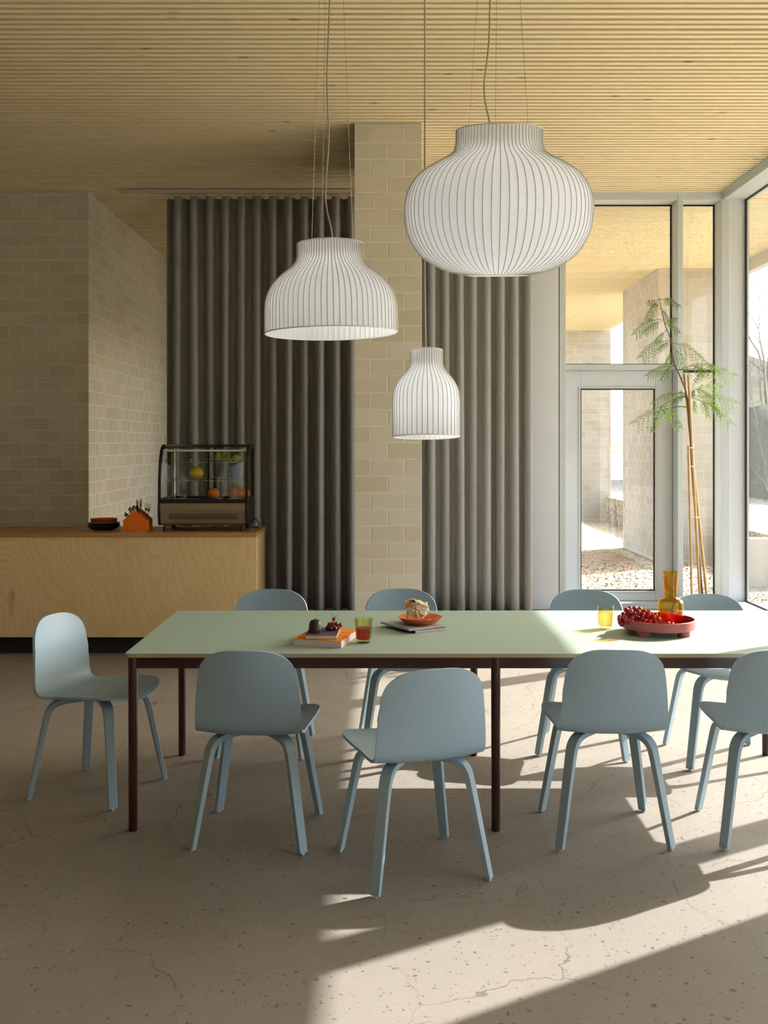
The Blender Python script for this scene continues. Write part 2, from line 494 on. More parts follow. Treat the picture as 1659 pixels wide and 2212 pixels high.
class MB:
    def __init__(self):
        self.v, self.f, self.mi = [], [], []

    def add(self, vs, fs, mi=0):
        b = len(self.v)
        self.v += [tuple(p) for p in vs]
        self.f += [tuple(b + i for i in q) for q in fs]
        self.mi += [mi] * len(fs)
        return self

    def box(self, x0, x1, y0, y1, z0, z1, mi=0):
        vs = [(x, y, z) for z in (z0, z1) for y in (y0, y1) for x in (x0, x1)]
        return self.add(vs, [(0, 2, 3, 1), (4, 5, 7, 6), (0, 1, 5, 4), (2, 6, 7, 3), (0, 4, 6, 2), (1, 3, 7, 5)], mi)

    def lathe(self, prof, seg=32, c=(0, 0, 0), mi=0, close=False):
        """profile of (r, z); r == 0 gives a pole"""
        vs, rings = [], []
        for r, z in prof:
            if r <= 1e-6:
                rings.append([len(vs)])
                vs.append((c[0], c[1], c[2] + z))
            else:
                rings.append([len(vs) + i for i in range(seg)])
                for i in range(seg):
                    a = 2 * math.pi * i / seg
                    vs.append((c[0] + r * math.cos(a), c[1] + r * math.sin(a), c[2] + z))
        fs = []
        pairs = list(zip(rings[:-1], rings[1:])) + ([(rings[-1], rings[0])] if close else [])
        for A, B in pairs:
            for i in range(seg):
                j = (i + 1) % seg
                if len(A) == 1 and len(B) == 1:
                    continue
                if len(A) == 1:
                    fs.append((A[0], B[j], B[i]))
                elif len(B) == 1:
                    fs.append((A[i], A[j], B[0]))
                else:
                    fs.append((A[i], A[j], B[j], B[i]))
        return self.add(vs, fs, mi)

    def tube(self, pts, rad, sides=6, cap=True, mi=0):
        pts = [Vector(p) for p in pts]
        n = len(pts)
        rads = rad if isinstance(rad, (list, tuple)) else [rad] * n
        vs, fs = [], []
        up = None
        for i, p in enumerate(pts):
            d = (pts[min(i + 1, n - 1)] - pts[max(i - 1, 0)])
            if d.length < 1e-9:
                d = Vector((0, 0, 1))
            d.normalize()
            if up is None:
                up = Vector((1, 0, 0)) if abs(d.x) < 0.8 else Vector((0, 1, 0))
            up = (up - d * up.dot(d))
            if up.length < 1e-6:
                up = d.orthogonal()
            up.normalize()
            w = d.cross(up)
            for k in range(sides):
                a = 2 * math.pi * k / sides
                vs.append(p + (up * math.cos(a) + w * math.sin(a)) * rads[i])
        for i in range(n - 1):
            for k in range(sides):
                j = (k + 1) % sides
                fs.append((i * sides + k, i * sides + j, (i + 1) * sides + j, (i + 1) * sides + k))
        if cap:
            fs.append(tuple(range(sides - 1, -1, -1)))
            fs.append(tuple((n - 1) * sides + k for k in range(sides)))
        return self.add(vs, fs, mi)

    def prism(self, poly, axis, a0, a1, mi=0):
        """extrude a 2D polygon; axis 'x': poly=(y,z), 'y': poly=(x,z), 'z': poly=(x,y)"""
        def P(u, w, a):
            return {'x': (a, u, w), 'y': (u, a, w), 'z': (u, w, a)}[axis]
        n = len(poly)
        vs = [P(u, w, a0) for u, w in poly] + [P(u, w, a1) for u, w in poly]
        fs = [tuple(range(n - 1, -1, -1)), tuple(range(n, 2 * n))]
        fs += [(i, (i + 1) % n, n + (i + 1) % n, n + i) for i in range(n)]
        return self.add(vs, fs, mi)

    def mesh(self, name, mats, smooth=False, sharp=None, bevel=0.0, bseg=2):
        me = bpy.data.meshes.new(name)
        me.from_pydata(self.v, [], self.f)
        mats = mats if isinstance(mats, (list, tuple)) else [mats]
        for m in mats:
            me.materials.append(M[m])
        for p, mi in zip(me.polygons, self.mi):
            p.material_index = mi
        bm = bmesh.new()
        bm.from_mesh(me)
        bmesh.ops.recalc_face_normals(bm, faces=bm.faces)
        if bevel:
            es = [e for e in bm.edges if len(e.link_faces) == 2 and e.calc_face_angle(0) > R(25)]
            bmesh.ops.bevel(bm, geom=es, offset=bevel, segments=bseg, profile=0.6, affect='EDGES', clamp_overlap=True)
        bm.to_mesh(me)
        bm.free()
        if smooth:
            me.shade_smooth()
            me.set_sharp_from_angle(angle=R(sharp or 35))
        me.update()
        return me

    def build(self, name, mats, parent=None, smooth=False, sharp=None, bevel=0.0, bseg=2):
        o = bpy.data.objects.new(name, self.mesh(name, mats, smooth, sharp, bevel, bseg))
        return link(o, parent)


def copy_tree(o, parent=None):
    c = o.copy()
    C.objects.link(c)
    if parent is not None:
        c.parent = parent
    for ch in list(o.children):
        copy_tree(ch, c)
    return c


def struct(o, label, cat=None):
    return tag(o, label, cat, kind='structure')


def catmull(pts, per=6):
    P = [Vector(p) for p in pts]
    out = []
    for i in range(len(P) - 1):
        p0, p1, p2, p3 = P[max(i - 1, 0)], P[i], P[i + 1], P[min(i + 2, len(P) - 1)]
        for k in range(per):
            t = k / per
            out.append(0.5 * ((2 * p1) + (-p0 + p2) * t + (2 * p0 - 5 * p1 + 4 * p2 - p3) * t * t + (-p0 + 3 * p1 - 3 * p2 + p3) * t ** 3))
    out.append(P[-1])
    return out


# ------------------------------------------------------------------ setting: dimensions
CEIL = 4.0
YB = 9.9            # plane of the back wall / inner face of the glazing
XR = 3.25           # inner face of the right facade
XG = 3.47           # glass of the right facade
YG = 10.12          # glass of the back facade
COURSE = 0.1252
BLEN = 0.2525
JOINT = 0.010

# floor
fl = MB().prism([(-6.2, -5.2), (XG + 0.1, -5.2), (XG + 0.1, YG + 0.05), (0.5, YG + 0.05), (0.5, 13.6), (-6.2, 13.6)], 'z', -0.2, 0.0).build('floor', 'floor')
struct(fl, 'polished beige concrete floor with dark specks and hairline cracks', 'floor')

SD0 = 0.066
# ceiling: backing board with one batten per object
ceil = MB().prism([(-6.2, -5.2), (XR + 0.02, -5.2), (XR + 0.02, YG + 0.03), (0.49, YG + 0.03), (0.49, 13.6), (-6.2, 13.6)], 'z', CEIL + SD0, CEIL + 0.3).build('ceiling', 'backing')
struct(ceil, 'ceiling of closely spaced pale pine slats', 'ceiling')
PITCH, SW, SD = 0.072, 0.040, 0.066
slat_me = MB().box(-6.2, XR, -SW / 2, SW / 2, 0, SD).mesh('slat', 'slat')
k = 0
y = 4.55
while y < YB + 0.0:
    s = bpy.data.objects.new('slat', slat_me)
    link(s, ceil)
    s.location = (0, y, CEIL + random.uniform(-0.001, 0.001))
    y += PITCH
mb = MB()
y = 4.55 - PITCH
while y > -5.1:
    mb.box(-6.2, XR, y - SW / 2, y + SW / 2, CEIL, CEIL + SD)
    y -= PITCH
tag(mb.build('slat_field', 'slat', ceil), kind='stuff')
mb = MB()
y = YB + 0.05
while y < 13.5:
    mb.box(-2.83, 0.35, y - SW / 2, y + SW / 2, CEIL, CEIL + SD)
    y += PITCH
tag(mb.build('slat_recess', 'slat', ceil), kind='stuff')


# blocks
_block_cache = {}


def block_mesh(length, h, mat, depth=0.03):
    key = (round(length, 3), round(h, 3), mat)
    if key not in _block_cache:
        m = MB().box(0, length, 0, depth, 0, h)
        _block_cache[key] = m.mesh('block', mat, bevel=0.0018, bseg=1)
    return _block_cache[key]


def block_face(core, origin, u, length, height, mat, anchor_end=False, limit=10 ** 6, start=0.0, z_top=None, first_half=0, mid_stuff=None):
    """running-bond face; u is the horizontal direction, blocks stand proud of the core towards the viewer's left normal.
    the mesh's local x runs along u and its local +y points into the wall"""
    ang = math.atan2(u[1], u[0])
    rows = []
    z = (z_top if z_top is not None else height) - 0.028
    rows.append((z + JOINT / 2, height))
    while z > 0:
        rows.append((max(0.0, z - COURSE + JOINT / 2), z - JOINT / 2))
        z -= COURSE
    loose = []
    for ri, (z0, z1) in enumerate(rows):
        if z1 - z0 < 0.01:
            continue
        x = 0.0
        x -= 0.0 if (ri + first_half) % 2 == 0 else BLEN / 2
        while x < length - 0.01:
            a, b = max(x, 0.0), min(x + BLEN, length)
            if b - a > 0.02:
                aa = a + (JOINT / 2 if a > 0.001 else 0)
                bb = b - (JOINT / 2 if b < length - 0.001 else 0)
                loose.append((aa, bb, z0, z1))
            x += BLEN
    if anchor_end:
        loose = [(length - b, length - a, z0, z1) for a, b, z0, z1 in loose]
    loose.sort(key=lambda q: -q[0] if anchor_end else q[0])
    objs, rest = loose[:limit], loose[limit:]
    for a, b, z0, z1 in objs:
        o = bpy.data.objects.new('block', block_mesh(b - a, z1 - z0, mat))
        link(o, core)
        pr = random.uniform(0.0, 0.0012)
        o.location = (origin[0] + u[0] * a + math.sin(ang) * pr, origin[1] + u[1] * a - math.cos(ang) * pr, z0)
        o.rotation_euler = (0, 0, ang)
    if rest:
        mb = MB()
        nx, ny = -math.sin(ang), math.cos(ang)
        for a, b, z0, z1 in rest:
            pr = random.uniform(0.0, 0.0012)
            vs = []
            for zz in (z0, z1):
                for dd in (-pr, 0.03):
                    for xx in (a, b):
                        vs.append((origin[0] + u[0] * xx + nx * dd, origin[1] + u[1] * xx + ny * dd, zz))
            mb.add(vs, [(0, 2, 3, 1), (4, 5, 7, 6), (0, 1, 5, 4), (2, 6, 7, 3), (0, 4, 6, 2), (1, 3, 7, 5)])
        tag(mb.build('block_field', mat, core), kind='stuff')


G = 0.0025   # depth of a joint
# left block wall, facing the camera
w1 = MB().box(-6.2, -2.87, YB + G, 13.6, 0, CEIL + 0.04).build('wall_back', 'mortar')
struct(w1, 'cream concrete block wall behind the counter', 'wall')
block_face(w1, (-4.85, YB), (1, 0), 2.02, CEIL, 'block', anchor_end=True, first_half=1)
# its return running away from the camera
w2 = MB().box(-2.87, -2.83 - G, YB + G, 13.55, 0, CEIL + 0.03).build('wall_recess', 'mortar')
struct(w2, 'block wall running back beside the curtain', 'wall')
block_face(w2, (-2.83, YB + 0.034), (0, 1), 3.6, CEIL, 'block', limit=300, first_half=0)
# the recess behind the curtain
struct(MB().box(-2.83, 0.45, 13.45, 13.6, 0, CEIL + 0.03).build('wall_far', 'wall_paint'), 'plain wall at the far end of the recess', 'wall')
wr = MB()
wr.box(0.35, 0.5, YB + 0.15, 10.3, 0, CEIL + 0.03)
wr.box(0.35, 0.5, 13.2, 13.6, 0, CEIL + 0.03)
wr.box(0.35, 0.5, 10.3, 13.2, 3.0, CEIL + 0.03)
wr.box(0.35, 0.5, 10.3, 13.2, 0, 1.0)
wr = struct(wr.build('wall_recess_side', 'wall_paint'), 'wall with a window closing the recess behind the pillar', 'wall')
wp = MB().box(0.43, 0.438, 10.3, 13.2, 1.0, 3.0).build('window_8', 'glass')
struct(wp, 'large window hidden behind the curtains', 'window')
# outer walls of the room that the photo does not show
struct(MB().box(-6.35, -6.2, -5.2, YB + 0.1, 0, CEIL + 0.05).build('wall_left', 'wall_paint'), 'plain side wall far left of the counter', 'wall')
struct(MB().box(-6.35, XG, -5.35, -5.2, 0, CEIL + 0.05).build('wall_front', 'wall_paint'), 'plain wall behind the viewer', 'wall')
struct(MB().box(0.3, 1.42, YB + 0.02, YB + 0.15, 0, CEIL + 0.03).build('wall_behind_curtain', 'wall_paint'), 'plain wall behind the right-hand curtain', 'wall')

# the block pillar
CX0, CX1, CY0, CY1 = -0.222, 0.284, 7.77, 9.05
col = MB().box(CX0 + G, CX1 - G, CY0 + G, CY1 - G, 0, CEIL + 0.04).build('wall_pillar', 'mortar')
struct(col, 'cream concrete block pillar between the two curtains', 'pillar')
block_face(col, (CX0, CY0), (1, 0), CX1 - CX0, CEIL, 'block', first_half=0)
block_face(col, (CX0, CY1), (0, -1), CY1 - CY0 - 0.032, CEIL, 'block', limit=0, first_half=1)
block_face(col, (CX1, CY0 + 0.032), (0, 1), CY1 - CY0 - 0.032, CEIL, 'block', limit=0, first_half=1)

# ------------------------------------------------------------------ back glazing (door, upper light, side light)
FD = YG - YB   # frame depth


def gasket_ring(mb, x0, x1, z0, z1, y, w=0.012):
    mb.box(x0, x1, y - 0.012, y, z1 - w, z1)
    mb.box(x0, x1, y - 0.012, y, z0, z0 + w)
    mb.box(x0, x0 + w, y - 0.012, y, z0 + w, z1 - w)
    mb.box(x1 - w, x1, y - 0.012, y, z0 + w, z1 - w)


fr = empty('trim_1', (0, 0, 0))
struct(fr, 'pale grey metal frame of the glazed back wall', 'frame')
PX0 = 1.42
MB().box(PX0, 1.675, YB, YG + 0.03, 0, CEIL).build('panel', 'frame_panel', fr, bevel=0.003)
MB().box(1.685, 1.745, YB + 0.01, YG + 0.03, 0, CEIL).build('jamb', 'frame', fr, bevel=0.004)
MB().box(2.815, 2.868, YB, YG + 0.03, 0, CEIL).build('mullion', 'frame', fr, bevel=0.004)
MB().box(3.235, 3.30, YB, YG + 0.03, 0, CEIL).build('corner_post', 'frame', fr, bevel=0.004)
MB().box(3.30, 3.50, YB, YG + 0.10, 0.0, CEIL).build('corner_panel', 'frame_panel', fr, bevel=0.003)
MB().box(1.745, 2.815, YB + 0.004, YG + 0.03, 3.925, CEIL).build('head', 'frame', fr, bevel=0.004)
MB().box(2.868, 3.235, YB + 0.004, YG + 0.03, 3.925, CEIL).build('head', 'frame', fr, bevel=0.004)
MB().box(1.745, 2.815, YB + 0.09, YG + 0.03, 2.30, 2.355).build('transom', 'frame', fr, bevel=0.004)
MB().box(2.868, 3.235, YB + 0.004, YG + 0.03, 0.0, 0.075).build('sill', 'frame', fr, bevel=0.004)
MB().box(PX0, 3.235, YB - 0.004, YB + 0.02, CEIL - 0.022, CEIL + 0.01).build('ceiling_trim', 'frame', fr, bevel=0.002)


def window(name, x0, x1, z0, z1, y, label):
    o = empty(name, ((x0 + x1) / 2, y, z0))
    struct(o, label, 'window')
    dx = (x1 - x0) / 2
    m = MB()
    gasket_ring(m, -dx, dx, 0, z1 - z0, 0.0, 0.014)
    m.build('gasket', 'gasket', o)
    MB().box(-dx + 0.004, dx - 0.004, 0.0, 0.008, 0.004, z1 - z0 - 0.004).build('pane', 'glass', o)
    return o


window('window_1', 1.745, 2.815, 2.355, 3.925, YG, 'wide fixed window above the glazed door')
window('window_2', 2.868, 3.235, 2.296, 3.925, YG, 'narrow upper window in the glazed back corner')
window('window_3', 2.868, 3.235, 0.075, 2.296, YG, 'narrow tall window right of the glazed door')

# door leaf with wide stiles
door = empty('door_1', (2.28, YG - 0.05, 0))
struct(door, 'pale grey glazed door with wide frame leading outside', 'door')
DW = 0.53
MB().box(-DW, -0.365, 0, 0.05, 0.06, 2.295).build('stile', 'frame_panel', door, bevel=0.004)
MB().box(0.365, DW, 0, 0.05, 0.06, 2.295).build('stile', 'frame_panel', door, bevel=0.004)
MB().box(-0.365, 0.365, 0, 0.05, 2.125, 2.295).build('rail', 'frame_panel', door, bevel=0.004)
MB().box(-0.365, 0.365, 0, 0.05, 0.06, 0.15).build('rail', 'frame_panel', door, bevel=0.004)
m = MB()
gasket_ring(m, -0.365, 0.365, 0.15, 2.125, 0.03, 0.013)
m.build('gasket', 'gasket', door)
MB().box(-0.36, 0.36, 0.03, 0.04, 0.155, 2.12).build('pane', 'glass', door)
m = MB()
for a, b, c_, d in ((-0.385, -0.365, 0.13, 2.145), (0.365, 0.385, 0.13, 2.145)):
    m.box(a, b, -0.008, 0.0, c_, d)
m.box(-0.365, 0.365, -0.008, 0, 2.125, 2.145)
m.box(-0.365, 0.365, -0.008, 0, 0.13, 0.15)
m.build('glazing_bead', 'frame', door, bevel=0.002)
MB().box(-DW, DW, -0.16, 0.05, 0.0, 0.055).build('threshold', 'frame', door, bevel=0.004)

# ------------------------------------------------------------------ right facade, X = XR .. XG, running towards the camera
fr2 = empty('trim_2', (0, 0, 0))
struct(fr2, 'pale grey metal frame of the glazed right-hand wall', 'frame')
MB().box(XR, XG + 0.05, -5.2, YB, 3.925, CEIL).build('head', 'frame', fr2, bevel=0.004)
MB().box(XR - 0.02, XR, -5.2, YB, CEIL - 0.022, CEIL + 0.01).build('ceiling_trim', 'frame', fr2, bevel=0.002)
MB().box(XR, XG + 0.05, -5.2, YB, 0.0, 0.075).build('sill', 'frame_panel', fr2, bevel=0.004)
BAYS = [(9.9, 8.435), (8.375, 5.335), (5.275, 4.65), (3.4, -0.4)]
for (a, b), (c_, d) in zip(BAYS[:-1], BAYS[1:]):
    if a - 0 and b - c_ < 0.2:
        MB().box(XR, XG + 0.05, c_, b, 0.075, 3.925).build('mullion', 'frame', fr2, bevel=0.004)
pier = MB().box(XR, XG + 0.05, 3.4, 4.65, 0.075, 3.925).build('wall_right', 'wall_paint')
struct(MB().box(XR, XG + 0.05, -5.2, -0.4, 0.075, 3.925).build('wall_right_front', 'wall_paint'), 'solid end of the right-hand wall behind the viewer', 'wall')
struct(pier, 'solid pier in the glazed right-hand wall', 'wall')
for i, (a, b) in enumerate(BAYS):
    o = empty('window_%d' % (4 + i), (XG, (a + b) / 2, 0.075))
    struct(o, ['tall window beside the far corner', 'tall window bay along the dining table', 'narrow window bay next to the pier', 'tall window bay beside the viewer'][i], 'window')
    dy = (a - b) / 2
    H = 3.85
    m = MB()
    for z0, z1 in ((0, 0.014), (H - 0.014, H)):
        m.box(-0.012, 0, -dy, dy, z0, z1)
    m.box(-0.012, 0, -dy, -dy + 0.03, 0.014, H - 0.014)
    m.box(-0.012, 0, dy - 0.03, dy, 0.014, H - 0.014)
    m.build('gasket', 'gasket', o)
    MB().box(0, 0.008, -dy + 0.004, dy - 0.004, 0.004, H - 0.004).build('pane', 'glass', o)

# ------------------------------------------------------------------ outside
so = MB().box(XG + 0.05, 4.76, -5.2, YG + 0.038, CEIL + SD0, CEIL + 0.3).build('canopy', 'backing')
struct(so, 'roof overhang with a slatted soffit outside the glazing', 'canopy')
m = MB()
y = -5.0
while y < YG + 0.02:
    m.box(XG + 0.05, 4.76, y - SW / 2, y + SW / 2, CEIL, CEIL + SD)
    y += PITCH
tag(m.build('slat_field', 'slat', so), kind='stuff')
MB().box(4.76, 4.86, -5.2, 14.2, 3.84, CEIL + 0.3).build('fascia', 'fascia', so)
so2 = MB().box(0.5, 4.76, YG + 0.04, 22.4, CEIL + SD0, CEIL + 0.3).build('canopy_back', 'backing')
struct(so2, 'slatted roof over the passage behind the glazed door', 'canopy')
m = MB()
y = YG + 0.1
while y < 22.3:
    m.box(0.5, 4.76, y - SW / 2, y + SW / 2, CEIL, CEIL + SD)
    y += PITCH
tag(m.build('slat_field', 'slat', so2), kind='stuff')

gr = MB()
N = 60
gx0, gx1, gy0, gy1 = XG + 0.1, 60, -10, 120
gr.box(XG + 0.1, 120, -20, 160, -0.35, -0.05)
gr.box(-30, XG + 0.1, YG + 0.06, 160, -0.35, -0.05)
struct(gr.build('ground', 'gravel'), 'pale gravel ground outside the glazing', 'ground')
# loose pebbles near the door
m = MB()
octa = [(1, 0, 0), (-1, 0, 0), (0, 1, 0), (0, -1, 0), (0, 0, 1), (0, 0, -1)]
of = [(0, 2, 4), (2, 1, 4), (1, 3, 4), (3, 0, 4), (2, 0, 5), (1, 2, 5), (3, 1, 5), (0, 3, 5)]
for i in range(4200):
    px = random.uniform(1.2, 4.6)
    py = YG + 0.1 + random.random() ** 1.4 * 3.9
    s = random.uniform(0.006, 0.016)
    a = random.random() * 6.28
    vs = []
    for x, y_, z in octa:
        x, y_, z = x * s * 1.3, y_ * s, z * s * 0.8
        vs.append((px + x * math.cos(a) - y_ * math.sin(a), py + x * math.sin(a) + y_ * math.cos(a), -0.05 + z + s * 0.3))
    m.add(vs, of)
tag(m.build('pebbles', 'gravel'), 'loose pale pebbles on the gravel outside the door', 'pebbles', kind='stuff')

# block building beyond the glazing and the far block wall
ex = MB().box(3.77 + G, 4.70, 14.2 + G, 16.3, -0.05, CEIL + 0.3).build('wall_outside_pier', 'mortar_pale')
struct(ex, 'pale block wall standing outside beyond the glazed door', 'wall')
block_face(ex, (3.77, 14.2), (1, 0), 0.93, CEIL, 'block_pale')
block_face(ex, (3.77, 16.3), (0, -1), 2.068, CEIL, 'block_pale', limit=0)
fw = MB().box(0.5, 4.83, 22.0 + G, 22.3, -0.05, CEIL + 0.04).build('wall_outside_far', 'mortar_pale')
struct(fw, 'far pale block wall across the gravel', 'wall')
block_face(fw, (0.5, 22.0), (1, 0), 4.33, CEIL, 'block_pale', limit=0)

# low concrete retaining wall, terrace and scrub on the right
tag(MB().box(4.15, 11, 11.8, 12.05, -0.05, 0.5).build('retaining_wall', 'concrete_outside', bevel=0.01), 'low grey concrete retaining wall outside the corner window', 'wall', kind='structure')
m = MB()
m.box(4.75, 40, 12.05, 60, -0.05, 0.46)
struct(m.build('terrace', 'gravel'), 'raised gravel terrace behind the low concrete wall', 'ground')
def hill_z(X, Y):
    t_ = min(1, max(0, (Y - 15.5) / 17.5))
    z = 0.40 + 3.9 * (t_ ** 0.9) + (0.55 * mnoise.noise(Vector((X * 0.5, Y * 0.5, 0))) + 0.35 * mnoise.noise(Vector((X * 1.7, Y * 1.7, 3)))) * min(1, t_ * 4)
    k_ = min(1, max(0, (X - 7.7) / 0.7))
    return 0.4 + (z - 0.4) * k_


m = MB()
nx_, ny_ = 46, 26
vs, fs = [], []
for j in range(ny_):
    for i in range(nx_):
        X = 7.7 + i * 0.7
        Y = 15.5 + j * 0.7
        Z = hill_z(X, Y)
        vs.append((X, Y, Z))
for j in range(ny_ - 1):
    for i in range(nx_ - 1):
        a = j * nx_ + i
        fs.append((a, a + 1, a + nx_ + 1, a + nx_))
m.add(vs, fs)
struct(m.build('hillside', 'hill', smooth=True, sharp=80), 'scrubby grey-green hillside beyond the terrace', 'hillside')


def bare_tree(x, y, h, seed, label, name='bare_tree', group='bare trees beyond the corner window', cat='tree', thick=0.010):
    z = hill_z(x, y) - 0.08
    rng = random.Random(seed)
    m = MB()

    def grow(p, d, ln, r, lev):
        pts, rr = [p], [r]
        q = p.copy()
        for k in range(3):
            d = (d + Vector((rng.uniform(-.18, .18), rng.uniform(-.18, .18), rng.uniform(-.02, .14)))).normalized()
            q = q + d * ln / 3
            pts.append(q.copy())
            rr.append(r * (1 - 0.2 * (k + 1)))
        m.tube(pts, rr, 4 if lev < 2 else 3, cap=False)
        if lev >= 5:
            return
        for k in range(3 if lev < 4 else 2):
            nd = (d + Vector((rng.uniform(-.8, .8), rng.uniform(-.8, .8), rng.uniform(-.1, .6)))).normalized()
            grow(pts[rng.choice((2, 3, 3))], nd, ln * rng.uniform(.6, .82), r * .5, lev + 1)
    root = Vector((0, 0, 0))
    grow(root, Vector((0, 0, 1)), h * 0.3, h * thick, 0)
    o = m.build(name, 'bark')
    o.location = (x, y, z)
    tag(o, label, cat, group)


bare_tree(9.15, 24.6, 5.2, 3, 'leafless tree nearest the edge of the corner window')
bare_tree(10.4, 28.0, 4.8, 5, 'leafless tree on top of the scrubby hillside')
bare_tree(8.6, 22.8, 3.4, 9, 'low leafless tree partway up the scrubby hillside')
for i_, (x, y, h) in enumerate(((6.9, 18.4, 1.7), (7.6, 20.6, 2.2), (8.1, 22.2, 1.6), (8.4, 23.2, 2.2), (8.75, 23.9, 2.4), (9.35, 25.6, 2.6), (9.7, 26.4, 2.8), (7.0, 17.2, 1.3))):
    bare_tree(x, y, h, 40 + i_, 'leafless grey shrub among others on the scrubby hillside', 'bare_shrub', 'bare shrubs on the hillside', 'shrub', 0.008)

# ------------------------------------------------------------------ curtains
def curtain(name, x0, x1, y, zt, nfold, seed, label, amp=0.055, squeeze=0.0):
    rng = random.Random(seed)
    root = empty(name, ((x0 + x1) / 2, y, 0))
    tag(root, label, 'curtain', 'floor-length wool curtains')
    per = 14
    n = nfold * per
    nz = 14
    ph = [rng.uniform(-0.35, 0.35) for _ in range(nfold + 2)]
    am = [amp * rng.uniform(0.8, 1.15) for _ in range(nfold + 2)]
    vs, fs = [], []
    cx = (x0 + x1) / 2
    for j in range(nz + 1):
        v = j / nz
        z = 0.012 + (zt - 0.012) * v
        for i in range(n + 1):
            u = i / n
            uu = u - squeeze * math.sin(math.pi * u) * u * 0.5
            f = u * nfold
            fi = int(f)
            p = ph[fi] * (1 - (f - fi)) + ph[fi + 1] * (f - fi)
            a = am[fi] * (1 - (f - fi)) + am[fi + 1] * (f - fi)
            drift = 0.35 * p * (1 - v)
            th = 2 * math.pi * (f + drift)
            k = 1.0 - 0.12 * v
            yy = a * k * math.sin(th) + 0.35 * a * (1 - v) * math.sin(th * 0.5 + p * 6)
            xx = x0 + (x1 - x0) * uu + -0.010 * math.sin(2 * th) * k
            zz = z - (0.012 * (0.5 - 0.5 * math.cos(2 * th)) if j == nz else 0)
            vs.append((xx - cx, yy, zz))
    w = n + 1
    for j in range(nz):
        for i in range(n):
            a_ = j * w + i
            fs.append((a_, a_ + 1, a_ + w + 1, a_ + w))
    m = MB().add(vs, fs)
    o = m.build('curtain_fabric', 'curtain', root, smooth=True, sharp=120)
    sd = o.modifiers.new('thickness', 'SOLIDIFY')
    sd.thickness = 0.004
    gl = MB().box(-0.006, 0.006, -0.005, 0.005, 0, 0.0445).mesh('glider', 'white_metal')
    for i in range(nfold * 2 + 1):
        g = bpy.data.objects.new('glider', gl)
        link(g, root)
        u = min(1.0, i / (nfold * 2))
        g.location = (x0 + (x1 - x0) * (u - squeeze * math.sin(math.pi * u) * u * 0.5) - cx, 0, zt - 0.02)
    return root


curtain('curtain', -2.06, -0.12, 9.80, 3.93, 13, 2, 'heavy grey wool curtain hanging left of the block pillar behind the display case', 0.07)
curtain('curtain', 0.22, 1.40, 9.76, 3.93, 9, 6, 'grey wool curtain hanging between the block pillar and the glazed door', 0.06)
tr = MB().box(-2.50, 1.42, 9.755, 9.80, 3.955, 3.99).build('curtain_track', 'fascia', bevel=0.003)
tag(tr, 'slim grey curtain track fixed to the slatted ceiling', 'curtain track')

# ------------------------------------------------------------------ counter
CZ = 0.92
ct = empty('service_counter', (-2.73, 8.03, 0))
tag(ct, 'long birch plywood service counter under the display case', 'counter')
MB().box(-1.77, 1.752, -0.30, -0.28, 0.137, CZ - 0.032).build('front_panel', 'birch', ct)
MB().box(1.752, 1.772, -0.30, 0.27, 0.137, CZ - 0.032).build('end_panel', 'birch', ct)
MB().box(-1.77, 1.752, 0.25, 0.27, 0.137, CZ - 0.032).build('back_panel', 'birch', ct)
MB().box(-1.70, 1.66, -0.20, 0.20, 0.0, 0.137).build('plinth', 'plinth', ct)
wt = MB()
wt.box(-1.78, 1.778, -0.312, 0.292, 0, 0.032)
wto = wt.build('worktop', 'birch_top', None, bevel=0.002)
wto.location = (-2.73, 8.03, CZ - 0.032)
tag(wto, 'brown plywood worktop lying on the birch counter', 'worktop')

# ------------------------------------------------------------------ display case
DX0, DX1, DY0 = -1.715, -1.035, 7.83
dc = empty('display_case', ((DX0 + DX1) / 2, DY0 + 0.2, CZ))
tag(dc, 'curved glass countertop display case with steel base holding fruit', 'display case')
hw = (DX1 - DX0) / 2
y0 = -0.2
# side profile in (y, z): lower steel box leaning out, curved glass above
low = [(y0 + 0.025, 0.045), (y0 + 0.005, 0.06), (y0 - 0.012, 0.165), (y0, 0.225), (0.2, 0.225), (0.2, 0.045)]
MB().prism([(y0 + 0.03, 0.045), (y0 + 0.012, 0.06), (y0 - 0.006, 0.165), (y0 + 0.006, 0.225), (0.195, 0.225), (0.195, 0.045)], 'x', -hw + 0.018, hw - 0.018).build('steel_base', 'steel', dc, bevel=0.003)
arc = [(y0 + 0.002, 0.225), (y0 + 0.003, 0.33), (y0 + 0.012, 0.43), (y0 + 0.035, 0.53), (y0 + 0.075, 0.605), (y0 + 0.13, 0.648), (y0 + 0.19, 0.66)]
arcs = [(p.x, p.y) for p in catmull([(a, b, 0) for a, b in arc], 5)]
inner = [(p[0] + 0.028 * (1 if i < len(arcs) * 0.6 else 0.5), p[1] - 0.030 * (0.2 if i < len(arcs) * 0.5 else 1.0)) for i, p in enumerate(arcs)]
